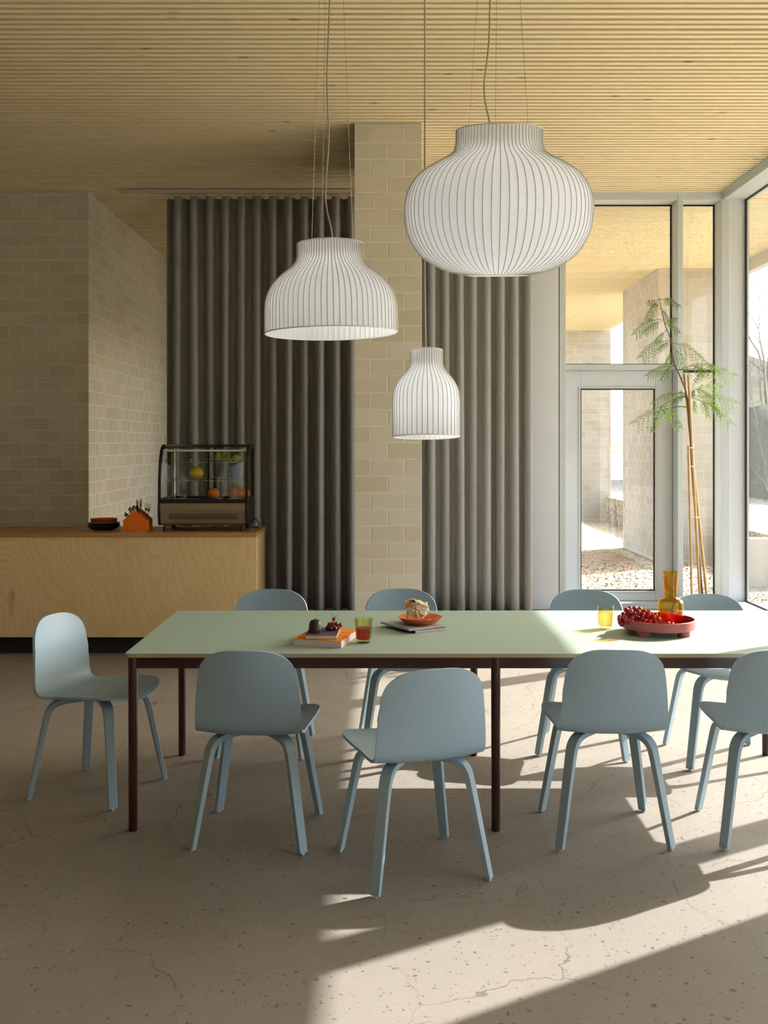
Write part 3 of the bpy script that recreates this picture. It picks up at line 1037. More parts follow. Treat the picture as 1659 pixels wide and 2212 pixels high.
for s in (-1, 1):
    xa, xb = (s * hw, s * (hw - 0.018))
    m = MB()
    m.prism(low, 'x', min(xa, xb), max(xa, xb))
    sp = m.build('side_panel', 'black_plastic', dc, bevel=0.002)
    # curved front rail, back post and top rail of the side
    m = MB()
    for i in range(len(arcs) - 1):
        q = [arcs[i], arcs[i + 1], inner[i + 1], inner[i]]
        m.prism(q, 'x', min(xa, xb), max(xa, xb))
    m.box(min(xa, xb), max(xa, xb), y0 + 0.19, 0.2, 0.63, 0.66)
    m.box(min(xa, xb), max(xa, xb), 0.17, 0.2, 0.225, 0.63)
    m.box(min(xa, xb), max(xa, xb), y0 + 0.03, 0.17, 0.225, 0.25)
    m.build('side_frame', 'black_plastic', dc)
    poly = [(a, b) for a, b in inner[::3]] + [(0.17, 0.63), (0.17, 0.25), (y0 + 0.03, 0.25)]
    xm = s * (hw - 0.009)
    MB().prism(poly, 'x', xm - 0.002, xm + 0.002).build('side_glass', 'case_glass', dc)
# front curved glass
m = MB()
vs, fs = [], []
g = [(a + 0.004, b) for a, b in arcs]
for a, b in g:
    vs += [(-hw + 0.018, a, b), (hw - 0.018, a, b)]
for i in range(len(g) - 1):
    fs.append((2 * i, 2 * i + 1, 2 * i + 3, 2 * i + 2))
m.add(vs, fs)
fg = m.build('front_glass', 'case_glass', dc, smooth=True, sharp=80)
sd = fg.modifiers.new('thickness', 'SOLIDIFY')
sd.thickness = 0.005
MB().box(-hw + 0.018, hw - 0.018, y0 - 0.003, y0 + 0.02, 0.215, 0.243).build('bottom_rail', 'black_plastic', dc)
MB().box(-hw + 0.018, hw - 0.018, y0 + 0.19, 0.2, 0.635, 0.66).build('top_panel', 'black_plastic', dc)
tr_ = MB()
tr_.tube([(-hw + 0.02, y0 + 0.10, 0.612), (hw - 0.02, y0 + 0.10, 0.612)], 0.008, 8)
tr_.build('light_tube', 'white_metal', dc, smooth=True)
MB().box(-hw + 0.018, hw - 0.018, 0.185, 0.2, 0.225, 0.25).build('back_rail', 'black_plastic', dc)
for xa, xb in ((-hw + 0.018, 0.03), (-0.03, hw - 0.018)):
    MB().box(xa, xb, 0.188 if xa < -0.1 else 0.178, 0.192 if xa < -0.1 else 0.182, 0.25, 0.635).build('sliding_door', 'case_glass', dc)
for xa in (-0.03, 0.02):
    MB().box(xa, xa + 0.016, 0.176, 0.194, 0.25, 0.635).build('door_stile', 'black_plastic', dc)
MB().box(-hw + 0.02, hw - 0.02, y0 + 0.03, 0.17, 0.226, 0.236).build('case_floor', 'black_plastic', dc)
for z, yf in ((0.385, y0 + 0.04), (0.525, y0 + 0.075)):
    sh = MB().box(-hw + 0.045, hw - 0.03, yf, 0.16, z, z + 0.005).build('shelf', 'case_glass', dc)
    m = MB()
    m.box(-hw + 0.045, hw - 0.03, yf - 0.006, yf, z - 0.004, z + 0.001)
    m.box(-hw + 0.045, hw - 0.03, yf - 0.006, yf, z + 0.016, z + 0.019)
    m.build('rail', 'chrome', sh)
    for xx in (-hw + 0.045, -0.10, 0.115, hw - 0.034):
        MB().box(xx - 0.003, xx + 0.003, yf - 0.008, yf, z - 0.005, z + 0.022).build('clip', 'chrome', sh)
for xx in (-hw + 0.06, hw - 0.05):
    MB().tube([(xx, 0.14, 0.23), (xx, 0.14, 0.63)], 0.006, 8).build('shelf_post', 'chrome', dc, smooth=True)
m = MB()
for i in range(46):
    xx = -hw + 0.085 + i * 0.0115
    m.box(xx, xx + 0.005, y0 - 0.0045, y0 + 0.01, 0.092, 0.135)
tag(m.build('vent_slot', 'grille', dc), kind='stuff')
for xx in (-hw + 0.05, 0.0, hw - 0.05):
    MB().lathe([(0, 0), (0.005, 0), (0.004, 0.003), (0, 0.003)], 8, (xx, y0 + 0.02, 0.05)).build('screw', 'chrome', dc)
for xx in (-hw + 0.05, hw - 0.045):
    for yy in (y0 + 0.03, 0.16):
        MB().lathe([(0, 0), (0.018, 0), (0.018, 0.018), (0.012, 0.022), (0.012, 0.046), (0, 0.046)], 12, (xx, yy, 0)).build('foot', 'black_plastic', dc, smooth=True)
for zz in (0.60, 0.20, 0.235):
    m = MB()
    m.tube([(hw, y0 + (0.14 if zz > 0.5 else 0.04), zz), (hw + 0.006, y0 + (0.14 if zz > 0.5 else 0.04), zz)], 0.007, 10)
    m.build('bolt', 'chrome', dc, smooth=True)
cp = catmull([(hw - 0.03, 0.19, 0.09), (hw + 0.02, 0.2, 0.06), (hw + 0.045, 0.17, 0.03), (hw + 0.03, 0.10, 0.006), (hw + 0.0, 0.14, 0.006)], 5)
MB().tube(cp, 0.004, 6).build('power_cord', 'black_plastic', dc, smooth=True)


def fruit(name, prof, mat, loc, label, group, stem=None, tilt=(0, 0, 0)):
    o = empty(name, loc)
    o.rotation_euler = tilt
    tag(o, label, name, group)
    MB().lathe(prof, 20).build('flesh', mat, o, smooth=True, sharp=80)
    if stem:
        MB().tube(catmull(stem, 4), 0.0022, 6).build('stem', 'stem', o, smooth=True)
    return o


def ball(r, squash=1.0, dimple=0.08):
    pr = [(0, 0.0)]
    for i in range(1, 14):
        a = math.pi * i / 14
        pr.append((r * math.sin(a), squash * r * (1 - math.cos(a))))
    pr.append((0, squash * 2 * r * (1 - dimple * 0.5)))
    return pr


BX, BY = (DX0 + DX1) / 2, DY0 + 0.2
fl_z = CZ + 0.236
for i, (x, y_, t_) in enumerate(((-1.318, 8.0, 'single orange lying by itself on the floor of the display case'), (-1.165, 8.06, 'left of the two touching oranges in the display case'), (-1.085, 8.0, 'right of the two touching oranges in the display case'))):
    fruit('orange', ball(0.046, 0.94), 'orange_fruit', (x, y_, fl_z), t_, 'oranges in the display case', [(0, 0, 0.085), (0, 0, 0.088)])
fruit('melon', ball(0.056, 0.86), 'melon', (-1.455, 8.02, CZ + 0.390), 'round yellow melon on the middle shelf of the display case', None, [(0, 0, 0.094), (0.003, 0, 0.102)], (0, 0, 0))
pear = [(0, 0), (0.016, 0.001), (0.028, 0.012), (0.031, 0.026), (0.027, 0.042), (0.018, 0.055), (0.012, 0.066), (0.007, 0.073), (0, 0.075)]
pst = [(0, 0, 0.073), (0.002, 0, 0.085), (0.007, 0, 0.093)]
fruit('pear', pear, 'pear', (-1.29, 8.04, CZ + 0.530), 'upright green pear left of the other pears on the top shelf', 'pears on the top shelf', pst)
fruit('pear', pear, 'pear', (-1.212, 8.05, CZ + 0.530), 'upright green pear in the middle of the top shelf group', 'pears on the top shelf', pst, (0, R(-8), 0))
fruit('pear', pear, 'pear', (-1.172, 8.0, CZ + 0.545), 'green pear lying on its side on the top shelf', 'pears on the top shelf', pst, (0, R(72), R(10)))

# ------------------------------------------------------------------ plates and cutlery holder
def dish(name, r, base, h, mat, loc, label, group, th=0.004):
    pr = [(0, 0), (base, 0), (base + (r - base) * 0.5, h * 0.45), (r, h), (r - 0.002, h + 0.003), (r - 0.006, h + 0.001), (base + (r - base) * 0.45, h * 0.45 + th), (base * 0.95, th), (0, th)]
    o = MB().lathe(pr, 40).build(name, mat, None, smooth=True, sharp=50)
    o.location = loc
    return tag(o, label, 'plate', group)


px_, py_ = -2.165, 7.98
ords = ['bottom', 'second', 'third', 'top']
for i in range(4):
    dish('plate', 0.126 - 0.002 * i, 0.072, 0.026, 'black_ceramic', (px_ + (0.002 if i % 2 else -0.001), py_, CZ + 0.0012 + i * 0.0095), '%s black plate of the stack on the counter' % (['lowest', 'second from lowest', 'third from lowest', 'uppermost'][i]), 'black plates on the counter')
dish('plate', 0.1, 0.075, 0.012, 'beige_ceramic', (px_, py_, CZ + 0.046), 'beige plate between the orange and the black plates', None)
for i in range(3):
    dish('plate', 0.102, 0.078, 0.013, 'orange_ceramic', (px_ + 0.001 * (i % 2), py_, CZ + 0.0555 + i * 0.0085), '%s orange plate of the stack on the counter' % (['lowest', 'middle', 'topmost'][i]), 'orange plates on the counter')

HX0, HX1, HY0, HY1 = -1.965, -1.79, 7.775, 7.985
ch = empty('cutlery_holder', ((HX0 + HX1) / 2, (HY0 + HY1) / 2, CZ))
tag(ch, 'orange house-shaped metal cutlery holder beside the stacked plates', 'cutlery holder')
a_, d_ = (HX1 - HX0) / 2, (HY1 - HY0) / 2
gable = [(-a_, 0), (a_, 0), (a_, 0.088), (0.0, 0.163), (-a_, 0.088)]
MB().prism(gable, 'y', -d_, -d_ + 0.003).build('front_gable', 'orange_metal', ch)
MB().prism(gable, 'y', d_ - 0.003, d_).build('back_gable', 'orange_metal', ch)
MB().prism(gable, 'y', -0.0015, 0.0015).build('divider', 'orange_metal', ch)
MB().box(-a_, -a_ + 0.003, -d_ + 0.003, d_ - 0.003, 0, 0.088).build('side_wall', 'orange_metal', ch)
MB().box(a_ - 0.003, a_, -d_ + 0.003, d_ - 0.003, 0, 0.088).build('side_wall', 'orange_metal', ch)
MB().box(-0.0015, 0.0015, -d_ + 0.003, d_ - 0.003, 0.003, 0.12).build('divider', 'orange_metal', ch)
MB().box(-a_, a_, -d_ + 0.003, d_ - 0.003, 0, 0.003).build('bottom', 'orange_metal', ch)


def cutlery(kind, loc, lean, ln, label):
    """lean = (dx, dy) at the top; the business end points up"""
    m = MB()
    top = Vector((lean[0], lean[1], ln))
    p = lambda t_: Vector((lean[0] * t_, lean[1] * t_, ln * t_))
    mat = 'chrome'
    if kind == 'spoon':
        m.tube([p(0), p(0.35), p(0.7)], [0.004, 0.003, 0.0025], 6)
        vs, fs, n = [], [], 10
        for k in range(5):
            t_ = 0.68 + 0.32 * k / 4
            wdt = 0.019 * math.sin(math.pi * (0.12 + 0.84 * k / 4)) ** 0.7
            c_ = p(t_)
            for q in (-1, -0.5, 0, 0.5, 1):
                vs.append(c_ + Vector((q * wdt, 0.008 * (1 - q * q) * math.sin(math.pi * k / 4), 0)))
        for k in range(4):
            for q in range(4):
                a = k * 5 + q
                fs.append((a, a + 1, a + 6, a + 5))
        b = len(vs)
        vs += [v + Vector((0, 0.0015, 0)) for v in vs]
        fs += [tuple(b + i for i in reversed(f)) for f in list(fs)]
        m.add(vs, fs)
    elif kind == 'fork':
        m.tube([p(0), p(0.35), p(0.72)], [0.004, 0.003, 0.0025], 6)
        c0, c1 = p(0.70), p(0.80)
        m.tube([c0, c1], [0.004, 0.011], 6)
        for q in (-0.0105, -0.0035, 0.0035, 0.0105):
            m.tube([p(0.79) + Vector((q, 0, 0)), p(1.0) + Vector((q, 0, 0))], [0.0022, 0.0014], 5)
    else:
        m.tube([p(0), p(0.45)], [0.0045, 0.005], 6)
        c0 = p(0.45)
        d = top - c0
        m.add([c0 + Vector((-0.006, 0, 0)), c0 + Vector((0.006, 0, 0)), c0 + d * 0.85 + Vector((0.010, 0, 0)), c0 + d + Vector((-0.002, 0, 0)), c0 + d * 0.8 + Vector((-0.009, 0, 0))] +
              [c0 + Vector((-0.006, 0.002, 0)), c0 + Vector((0.006, 0.002, 0)), c0 + d * 0.85 + Vector((0.010, 0.002, 0)), c0 + d + Vector((-0.002, 0.002, 0)), c0 + d * 0.8 + Vector((-0.009, 0.002, 0))],
              [(4, 3, 2, 1, 0), (5, 6, 7, 8, 9), (0, 1, 6, 5), (1, 2, 7, 6), (2, 3, 8, 7), (3, 4, 9, 8), (4, 0, 5, 9)])
    o = m.build(kind, mat, None, smooth=True, sharp=40)
    o.location = loc
    return tag(o, label, kind, 'cutlery in the orange holder')


hb = CZ + 0.006
cutlery('spoon', (-1.905, 7.83, hb), (-0.018, -0.015, 0), 0.180, 'steel spoon leaning left of the ridge of the orange holder')
cutlery('spoon', (-1.893, 7.85, hb), (-0.005, -0.012, 0), 0.192, 'tallest steel spoon in the middle of the spoons')
cutlery('spoon', (-1.888, 7.86, hb), (0.010, -0.01, 0), 0.190, 'steel spoon nearest the ridge of the orange holder')
cutlery('spoon', (-1.925, 7.82, hb), (-0.022, -0.015, 0), 0.135, 'short steel spoon at the left edge of the orange holder')
cutlery('knife', (-1.935, 7.93, hb), (-0.055, 0.0, 0), 0.140, 'steel knife sticking out left of the orange holder')
cutlery('knife', (-1.945, 7.90, hb), (-0.035, 0.0, 0), 0.135, 'steel knife beside the short spoon')
cutlery('knife', (-1.890, 7.92, hb), (-0.004, 0.0, 0), 0.235, 'tallest steel knife standing behind the ridge of the orange holder')
cutlery('knife', (-1.882, 7.94, hb), (0.012, 0.0, 0), 0.238, 'second tall steel knife behind the ridge')
cutlery('fork', (-1.835, 7.93, hb), (0.010, 0.0, 0), 0.205, 'upright steel fork on the right of the orange holder')
cutlery('fork', (-1.822, 7.91, hb), (0.026, 0.0, 0), 0.198, 'steel fork leaning right out of the orange holder')

# ------------------------------------------------------------------ pendant lamps
def pendant(x, y, zt, s, prof_px, nrib, tilt, label, wires, cord_pts, closed):
    """prof_px: (y offset below the top in px, radius in px); s = px per metre at its depth"""
    root = empty('pendant_lamp', (x, y, zt))
    tag(root, label, 'pendant lamp', 'white ribbed pendant lamps')
    prof = [(r / s, -dy / s) for dy, r in prof_px]
    cur = catmull([(r, z, 0) for r, z in prof], 5)
    seg = nrib * 2
    vs, fs = [], []
    for p in cur:
        for k in range(seg):
            a = 2 * math.pi * k / seg
            r = p.x - (0.006 * p.x / 0.4 if k % 2 else 0.0)
            vs.append((r * math.cos(a), r * math.sin(a), p.y))
    for i in range(len(cur) - 1):
        for k in range(seg):
            j = (k + 1) % seg
            fs.append((i * seg + k, i * seg + j, (i + 1) * seg + j, (i + 1) * seg + k))
    sh = MB().add(vs, fs).build('lamp_shade', 'shade', root, smooth=True, sharp=60)
    sh.rotation_euler = tilt
    # wire ribs
    rp = [(p.x + 0.0012, 0, p.y) for p in cur[::2]] + [(cur[-1].x + 0.0012, 0, cur[-1].y)]
    rme = MB().tube(rp, 0.0016, 4).mesh('rib', 'rib', smooth=True, sharp=180)
    for k in range(nrib):
        o = bpy.data.objects.new('rib', rme)
        link(o, sh)
        o.rotation_euler = (0, 0, 2 * math.pi * k / nrib)
    for p in (cur[0], cur[-1]):
        n = 64
        ring = [(p.x * math.cos(2 * math.pi * k / n), p.x * math.sin(2 * math.pi * k / n), p.y) for k in range(n + 1)]
        MB().tube(ring, 0.0028, 5, cap=False).build('rim_ring', 'white_metal', sh, smooth=True)
    # lamp holder and bulb inside
    nr = cur[0].x
    m = MB()
    for k in range(3):
        a = 2 * math.pi * k / 3 + 0.4
        m.tube([(0, 0, -0.02), (nr * math.cos(a), nr * math.sin(a), -0.005)], 0.002, 5)
    m.build('spider', 'white_metal', sh)
    MB().lathe([(0, 0.0), (0.02, 0.0), (0.022, -0.06), (0.02, -0.065), (0, -0.065)], 16).build('lamp_holder', 'white_metal', root, smooth=True)
    br = 0.045 if nr > 0.1 else 0.03
    MB().lathe([(0.013, -0.06), (0.015, -0.08), (br * 0.9, -0.08 - br * 0.9), (br, -0.09 - br * 1.3), (br * 0.85, -0.09 - br * 2.0), (br * 0.4, -0.09 - br * 2.35), (0, -0.09 - br * 2.4)], 18).build('bulb', 'white_metal', root, smooth=True)
    li = bpy.data.lights.new('bulb_light', 'POINT')
    li.energy = 2.1 * (nr / 0.15) ** 1.3
    li.color = (1.0, 0.985, 0.965)
    li.shadow_soft_size = 0.03
    lo = bpy.data.objects.new('bulb_light', li)
    link(lo, root)
    lo.location = (0, 0, (cur[-1].y * 0.62))
    H = CEIL - zt
    for (dx, dy) in wires:
        MB().tube([(dx, dy, 0), (dx * 0.42, dy * 0.42, H)], 0.0011, 4).build('suspension_wire', 'wire', root)
    MB().tube(catmull([(a, b, c_ * H) for a, b, c_ in cord_pts], 8), 0.0036, 6).build('cord', 'cord', root, smooth=True, sharp=180)
    MB().lathe([(0, H), (0.06, H), (0.06, H - 0.028), (0.055, H - 0.034), (0, H - 0.034)], 28).build('ceiling_cup', 'white_metal', root, smooth=True)
    return root


S1 = 509.0
pendant(0.490, FPX / S1, EYE + 678 / S1, S1,
        [(0, 93), (22, 93), (36, 95), (48, 102), (60, 121), (74, 147), (95, 176), (125, 196), (158, 204), (193, 203), (223, 196), (258, 176), (280, 151), (300, 111), (309, 66)],
        72, (R(8.0), 0, 0), 'largest white ribbed pendant lamp, squat rounded shade closed at the bottom',
        [(-0.13, 0.03), (-0.03, -0.12), (0.13, 0.04)], [(-0.04, 0, -0.05), (-0.04, 0, 0.02), (-0.065, 0, 0.16), (-0.045, 0.0, 0.34), (-0.035, 0, 0.6), (0.0, 0, 1.0)], True)
S2 = 477.0
pendant((712.5 - 829.5) / S2, FPX / S2, EYE + 432 / S2, S2,
        [(0, 71), (25, 71), (40, 76), (54, 89), (70, 109), (90, 127), (113, 138), (134, 142), (165, 143), (192, 143)],
        72, (R(0), R(-1.0), 0), 'medium white ribbed pendant lamp, wide bell shade open at the bottom',
        [(-0.085, 0.03), (-0.03, -0.10), (0.105, 0.03)], [(0.0, 0, -0.04), (0.01, 0, 0.03), (-0.02, 0, 0.14), (-0.005, 0, 0.32), (-0.012, 0, 0.5), (0.0, 0, 0.75), (0.0, 0, 1.0)], False)
S3 = 470.0
pendant((920.5 - 829.5) / S3, FPX / S3, EYE + 203 / S3, S3,
        [(0, 35), (18, 35), (33, 36), (45, 42), (63, 57), (83, 67.5), (106, 71.5), (140, 71.5), (187, 71.5)],
        40, (R(-4.0), 0, 0), 'smallest white ribbed pendant lamp, narrow bottle-shaped shade in front of the pillar',
        [], [(0.0, 0, -0.04), (-0.006, 0, 0.2), (-0.006, 0, 0.6), (-0.006, 0, 1.0)], False)

# ------------------------------------------------------------------ dining table
TZ = 0.73
TX0, TX1, TY0, TY1 = -1.055, 1.97, 4.195, 5.285
tb = empty('dining_table', ((TX0 + TX1) / 2, (TY0 + TY1) / 2, 0))
tag(tb, 'long dining table with pale green top and dark maroon legs', 'table')
lx, ly = (TX1 - TX0) / 2, (TY1 - TY0) / 2
poly = []
r_ = 0.022
for cx, cy, a0 in ((lx - r_, ly - r_, 0), (-lx + r_, ly - r_, 90), (-lx + r_, -ly + r_, 180), (lx - r_, -ly + r_, 270)):
    for k in range(6):
        a = R(a0 + 18 * k)
        poly.append((cx + r_ * math.cos(a), cy + r_ * math.sin(a)))
m = MB()
n = len(poly)
m.prism(poly, 'z', TZ - 0.0165, TZ - 0.002)
m.build('tabletop', 'ply_edge', tb)
MB().prism(poly, 'z', TZ - 0.002, TZ).build('table_surface', 'linoleum', tb)
AH = 0.048
az0, az1 = TZ - 0.0165 - AH, TZ - 0.0165
ix, iy = lx - 0.028, ly - 0.032
MB().box(-ix, ix, -iy - 0.012, -iy + 0.012, az0, az1).build('apron', 'maroon', tb, bevel=0.003)
MB().box(-ix, ix, iy - 0.012, iy + 0.012, az0, az1).build('apron', 'maroon', tb, bevel=0.003)
for xx in (-ix, 0.0, ix):
    MB().box(xx - 0.012, xx + 0.012, -iy + 0.012, iy - 0.012, az0, az1).build('apron', 'maroon', tb, bevel=0.003)
leg_me = MB().lathe([(0, 0), (0.0165, 0), (0.018, 0.003), (0.0195, az1 - 0.07), (0.020, az1 - 0.05), (0.020, az1), (0, az1)], 24).mesh('leg', 'maroon', smooth=True, sharp=50)
for xx in (-ix, 0.0, ix):
    for yy in (-iy, iy):
        o = bpy.data.objects.new('leg', leg_me)
        link(o, tb)
        o.location = (xx, yy, 0)

# ------------------------------------------------------------------ chairs
def chair_shell():
    prof = [(0.242, 0.440), (0.215, 0.4535), (0.15, 0.459), (0.05, 0.455), (-0.05, 0.448), (-0.115, 0.4405), (-0.155, 0.4385), (-0.185, 0.446), (-0.207, 0.468), (-0.218, 0.50), (-0.227, 0.56), (-0.238, 0.64), (-0.249, 0.72), (-0.258, 0.788)]
    pts = catmull([(a, b, 0) for a, b in prof], 8)
    ln = [0.0]
    for a, b in zip(pts[:-1], pts[1:]):
        ln.append(ln[-1] + (b - a).length)
    T = ln[-1]

    def at(t):
        t = min(max(t, 0), T)
        for i in range(len(ln) - 1):
            if t <= ln[i + 1] + 1e-9:
                k = (t - ln[i]) / max(1e-9, ln[i + 1] - ln[i])
                p = pts[i].lerp(pts[i + 1], k)
                d = (pts[i + 1] - pts[i]).normalized()
                return p, d
        return pts[-1], (pts[-1] - pts[-2]).normalized()

    wk = [(0.0, 0.205), (0.05, 0.226), (0.12, 0.236), (0.22, 0.233), (0.32, 0.222), (0.40, 0.214), (0.46, 0.212), (0.52, 0.211), (0.60, 0.206), (0.68, 0.198), (0.74, 0.188), (0.80, 0.172)]

    def width(t):
        t = t / T * 0.80
        for (a, wa), (b, wb) in zip(wk[:-1], wk[1:]):
            if t <= b:
                k = (t - a) / (b - a)
                k = k * k * (3 - 2 * k) if False else k
                return wa + (wb - wa) * k
        return wk[-1][1]
    RT, RF = 0.125, 0.13
    cols = 26
    rows = 54
    vs, fs = [], []
    for c_ in range(cols + 1):
        s = math.sin(math.pi / 2 * (2 * c_ / cols - 1))
        q = abs(s)
        tt = T - RT * (1 - max(0, 1 - q ** 3.0) ** (1 / 3.0))
        tf = RF * (1 - max(0, 1 - q ** 2.6) ** (1 / 2.6))
        for r in range(rows + 1):
            t = tf + (tt - tf) * r / rows
            p, d = at(t)
            nrm = Vector((-d.y, d.x))          # turned towards the sitter
            if nrm.y < 0 and abs(nrm.y) > abs(nrm.x):
                nrm = -nrm
            if nrm.x < 0 and abs(nrm.x) >= abs(nrm.y):
                nrm = -nrm
            u = t / T
            dish_ = (0.012 if u < 0.5 else 0.012 + 0.020 * min(1, (u - 0.5) / 0.3)) * s * s
            vs.append((width(t) * s, p.x + nrm.x * dish_, p.y + nrm.y * dish_))
    w = rows + 1
    for c_ in range(cols):
        for r in range(rows):
            a = c_ * w + r
            fs.append((a, a + 1, a + w + 1, a + w))
    me = bpy.data.meshes.new('seat_shell')
    me.from_pydata(vs, [], fs)
    bm = bmesh.new()
    bm.from_mesh(me)
    bmesh.ops.recalc_face_normals(bm, faces=bm.faces)
    bmesh.ops.solidify(bm, geom=bm.faces[:], thickness=0.011)
    bmesh.ops.recalc_face_normals(bm, faces=bm.faces)
    bm.to_mesh(me)
    bm.free()
    me.materials.append(M['chair'])
    me.shade_smooth()
    me.set_sharp_from_angle(angle=R(40))
    return me


def chair_leg(dirx, diry):
    d = Vector((dirx, diry, 0))
    rad = d.length
    d.normalize()
    side = Vector((-d.y, d.x, 0))
    path = catmull([(0.0, 0.4275, 0), (0.09, 0.4265, 0), (0.155, 0.4225, 0), (0.195, 0.411, 0), (0.219, 0.387, 0), (0.231, 0.35, 0), (0.249, 0.27, 0), (0.277, 0.14, 0), (rad, 0.007, 0)], 4)
    n = len(path)
    vs, fs = [], []
    for i, p in enumerate(path):
        t = path[min(i + 1, n - 1)] - path[max(i - 1, 0)]
        t.normalize()
        nr = Vector((-t.y, t.x, 0))
        u = i / (n - 1)
        hwid = 0.0225 if u < 0.5 else 0.0225 - 0.0045 * (u - 0.5) / 0.5
        ht = 0.0115 if u < 0.6 else 0.0115 - 0.0018 * (u - 0.6) / 0.4
        ch = 0.0018
        sec = [(-hwid, -ht + ch), (-hwid + ch, -ht), (hwid - ch, -ht), (hwid, -ht + ch), (hwid, ht - ch), (hwid - ch, ht), (-hwid + ch, ht), (-hwid, ht - ch)]
        for a, b in sec:
            q = p + nr * b
            vs.append(d * q.x + side * a + Vector((0, 0, q.y)))
    for i in range(n - 1):
        for k in range(8):
            j = (k + 1) % 8
            fs.append((i * 8 + k, i * 8 + j, (i + 1) * 8 + j, (i + 1) * 8 + k))
    fs.append(tuple(range(8)))
    fs.append(tuple((n - 1) * 8 + k for k in range(8)))
    return MB().add(vs, fs).mesh('leg', 'chair', smooth=True, sharp=22)


shell_me = chair_shell()
leg_mes = [chair_leg(sx * 0.218, sy * 0.215) for sx in (-1, 1) for sy in (-1, 1)]
glide_me = MB().lathe([(0, 0), (0.007, 0), (0.008, 0.003), (0.008, 0.012), (0, 0.012)], 10).mesh('glide', 'white_metal', smooth=True)


def make_chair():
    root = empty('dining_chair')
    link(bpy.data.objects.new('seat_shell', shell_me), root)
    for (sx, sy), lm in zip([(a, b) for a in (-1, 1) for b in (-1, 1)], leg_mes):
        l = link(bpy.data.objects.new('leg', lm), root)
        g = link(bpy.data.objects.new('glide', glide_me), l)
        g.location = (sx * 0.218, sy * 0.215, 0)
    return root


CH = [  # x, y, heading (degrees, 0 = facing away from the camera), label
    (-1.308, 4.735, -108.0, 'pale blue chair at the left end of the table facing right'),
    (-0.512, 4.213, -5.0, 'pale blue chair on the near side, leftmost one seen from behind'),
    (0.106, 3.875, 19.0, 'pale blue chair pulled out and turned, nearest to the viewer'),
    (0.900, 4.236, 0.5, 'pale blue chair on the near side in front of the red tray'),
    (1.558, 4.225, -4.0, 'pale blue chair on the near side cut off by the right edge'),
    (-0.617, 5.40, 178.0, 'pale blue chair on the far side in front of the counter end'),
    (0.105, 5.42, 183.0, 'pale blue chair on the far side behind the terracotta bowl'),
    (1.045, 5.395, 166.0, 'pale blue chair on the far side in front of the glazed door'),
    (1.700, 5.22, 180.0, 'pale blue chair on the far side in front of the potted tree'),
]
ch0 = make_chair()
for i, (x, y_, hd, lab) in enumerate(CH):
    o = ch0 if i == 0 else copy_tree(ch0)
    o.location = (x, y_, 0)
    o.rotation_euler = (0, 0, R(hd))
    tag(o, lab, 'chair', 'pale blue plywood chairs around the table')

# ------------------------------------------------------------------ things on the table
def book(name, w, d, h, loc, rz, cover, pages, label, spine='left', ct=0.0012, group=None):
    o = empty(name, loc, rz)
    tag(o, label, 'book', group)
    MB().box(-w / 2 + 0.001, w / 2 - 0.0015, -d / 2 + 0.0015, d / 2 - 0.0015, ct, h - ct).build('pages', pages, o)
    m = MB()
    MB().box(-w / 2, w / 2, -d / 2, d / 2, h - ct, h).build('front_cover', cover, o)
    MB().box(-w / 2, w / 2, -d / 2, d / 2, 0, ct).build('back_cover', cover, o)
    if spine == 'left':
        MB().box(-w / 2, -w / 2 + ct, -d / 2, d / 2, ct, h - ct).build('spine', cover, o)
    return o


ob = book('book', 0.208, 0.285, 0.030, (-0.248, 4.468, TZ), R(-12.5), 'orange_cover', 'pages_white', 'thick orange book lying under the small dark blue book')
m = MB()
for (x0, x1, y_, t_) in ((0.055, 0.085, 0.055, 0.0012), (0.05, 0.09, 0.045, 0.0012), (0.052, 0.075, 0.035, 0.0012)):
    m.box(x0, x1, y_, y_ + t_, 0.030, 0.0302)
m.prism([(0.043, -0.01), (0.068, 0.0), (0.060, -0.018)], 'z', 0.030, 0.0302)
m.tube([(-0.090, -0.115, 0.0302), (-0.080, -0.100, 0.0302), (-0.072, -0.108, 0.0302), (-0.066, -0.128, 0.0302)], 0.0012, 4)
m.build('cover_print', 'print_ink', ob)
book('book', 0.134, 0.19, 0.017, (-0.262, 4.437, TZ + 0.0302), R(-2), 'navy_cover', 'pages_cream', 'small dark blue book lying on the orange book')
book('book', 0.165, 0.215, 0.014, (0.1615, 4.774, TZ), R(28.6), 'brown_cover', 'pages_white', 'brown book lying underneath the grey book and the bowl')
book('book', 0.190, 0.234, 0.009, (0.127, 4.775, TZ + 0.014), R(33.5), 'grey_cover', 'pages_white', 'thin grey book lying under the terracotta bowl')

# terracotta bowl with crumpled paper
bz = TZ + 0.023
o = MB().lathe([(0, 0), (0.066, 0), (0.070, 0.002), (0.1015, 0.029), (0.1025, 0.0315), (0.100, 0.032), (0.068, 0.0065), (0, 0.005)], 56).build('bowl', 'terracotta', None, smooth=True, sharp=50)
o.location = (0.167, 4.775, bz)
tag(o, 'shallow terracotta bowl on the grey book', 'bowl')


def crumple(name, loc, size, seed, label, mat, amp=0.45, res=3):
    bm = bmesh.new()
    bmesh.ops.create_icosphere(bm, subdivisions=res, radius=1.0)
    for v in bm.verts:
        p = v.co.copy()
        n1 = mnoise.noise(p * 1.6 + Vector((seed, 0, 0)))
        n2 = abs(mnoise.noise(p * 3.1 + Vector((0, seed, 0))))
        n3 = mnoise.noise(p * 6.5 + Vector((0, 0, seed)))
        k = 1 + amp * n1 + amp * 1.1 * (n2 - 0.25) + amp * 0.35 * n3
        v.co = Vector((p.x * k * size[0], p.y * k * size[1], p.z * k * size[2]))
    zmin = min(v.co.z for v in bm.verts)
    for v in bm.verts:
        v.co.z -= zmin
    me = bpy.data.meshes.new(name)
    bm.to_mesh(me)
    bm.free()
    me.materials.append(M[mat])
    return me


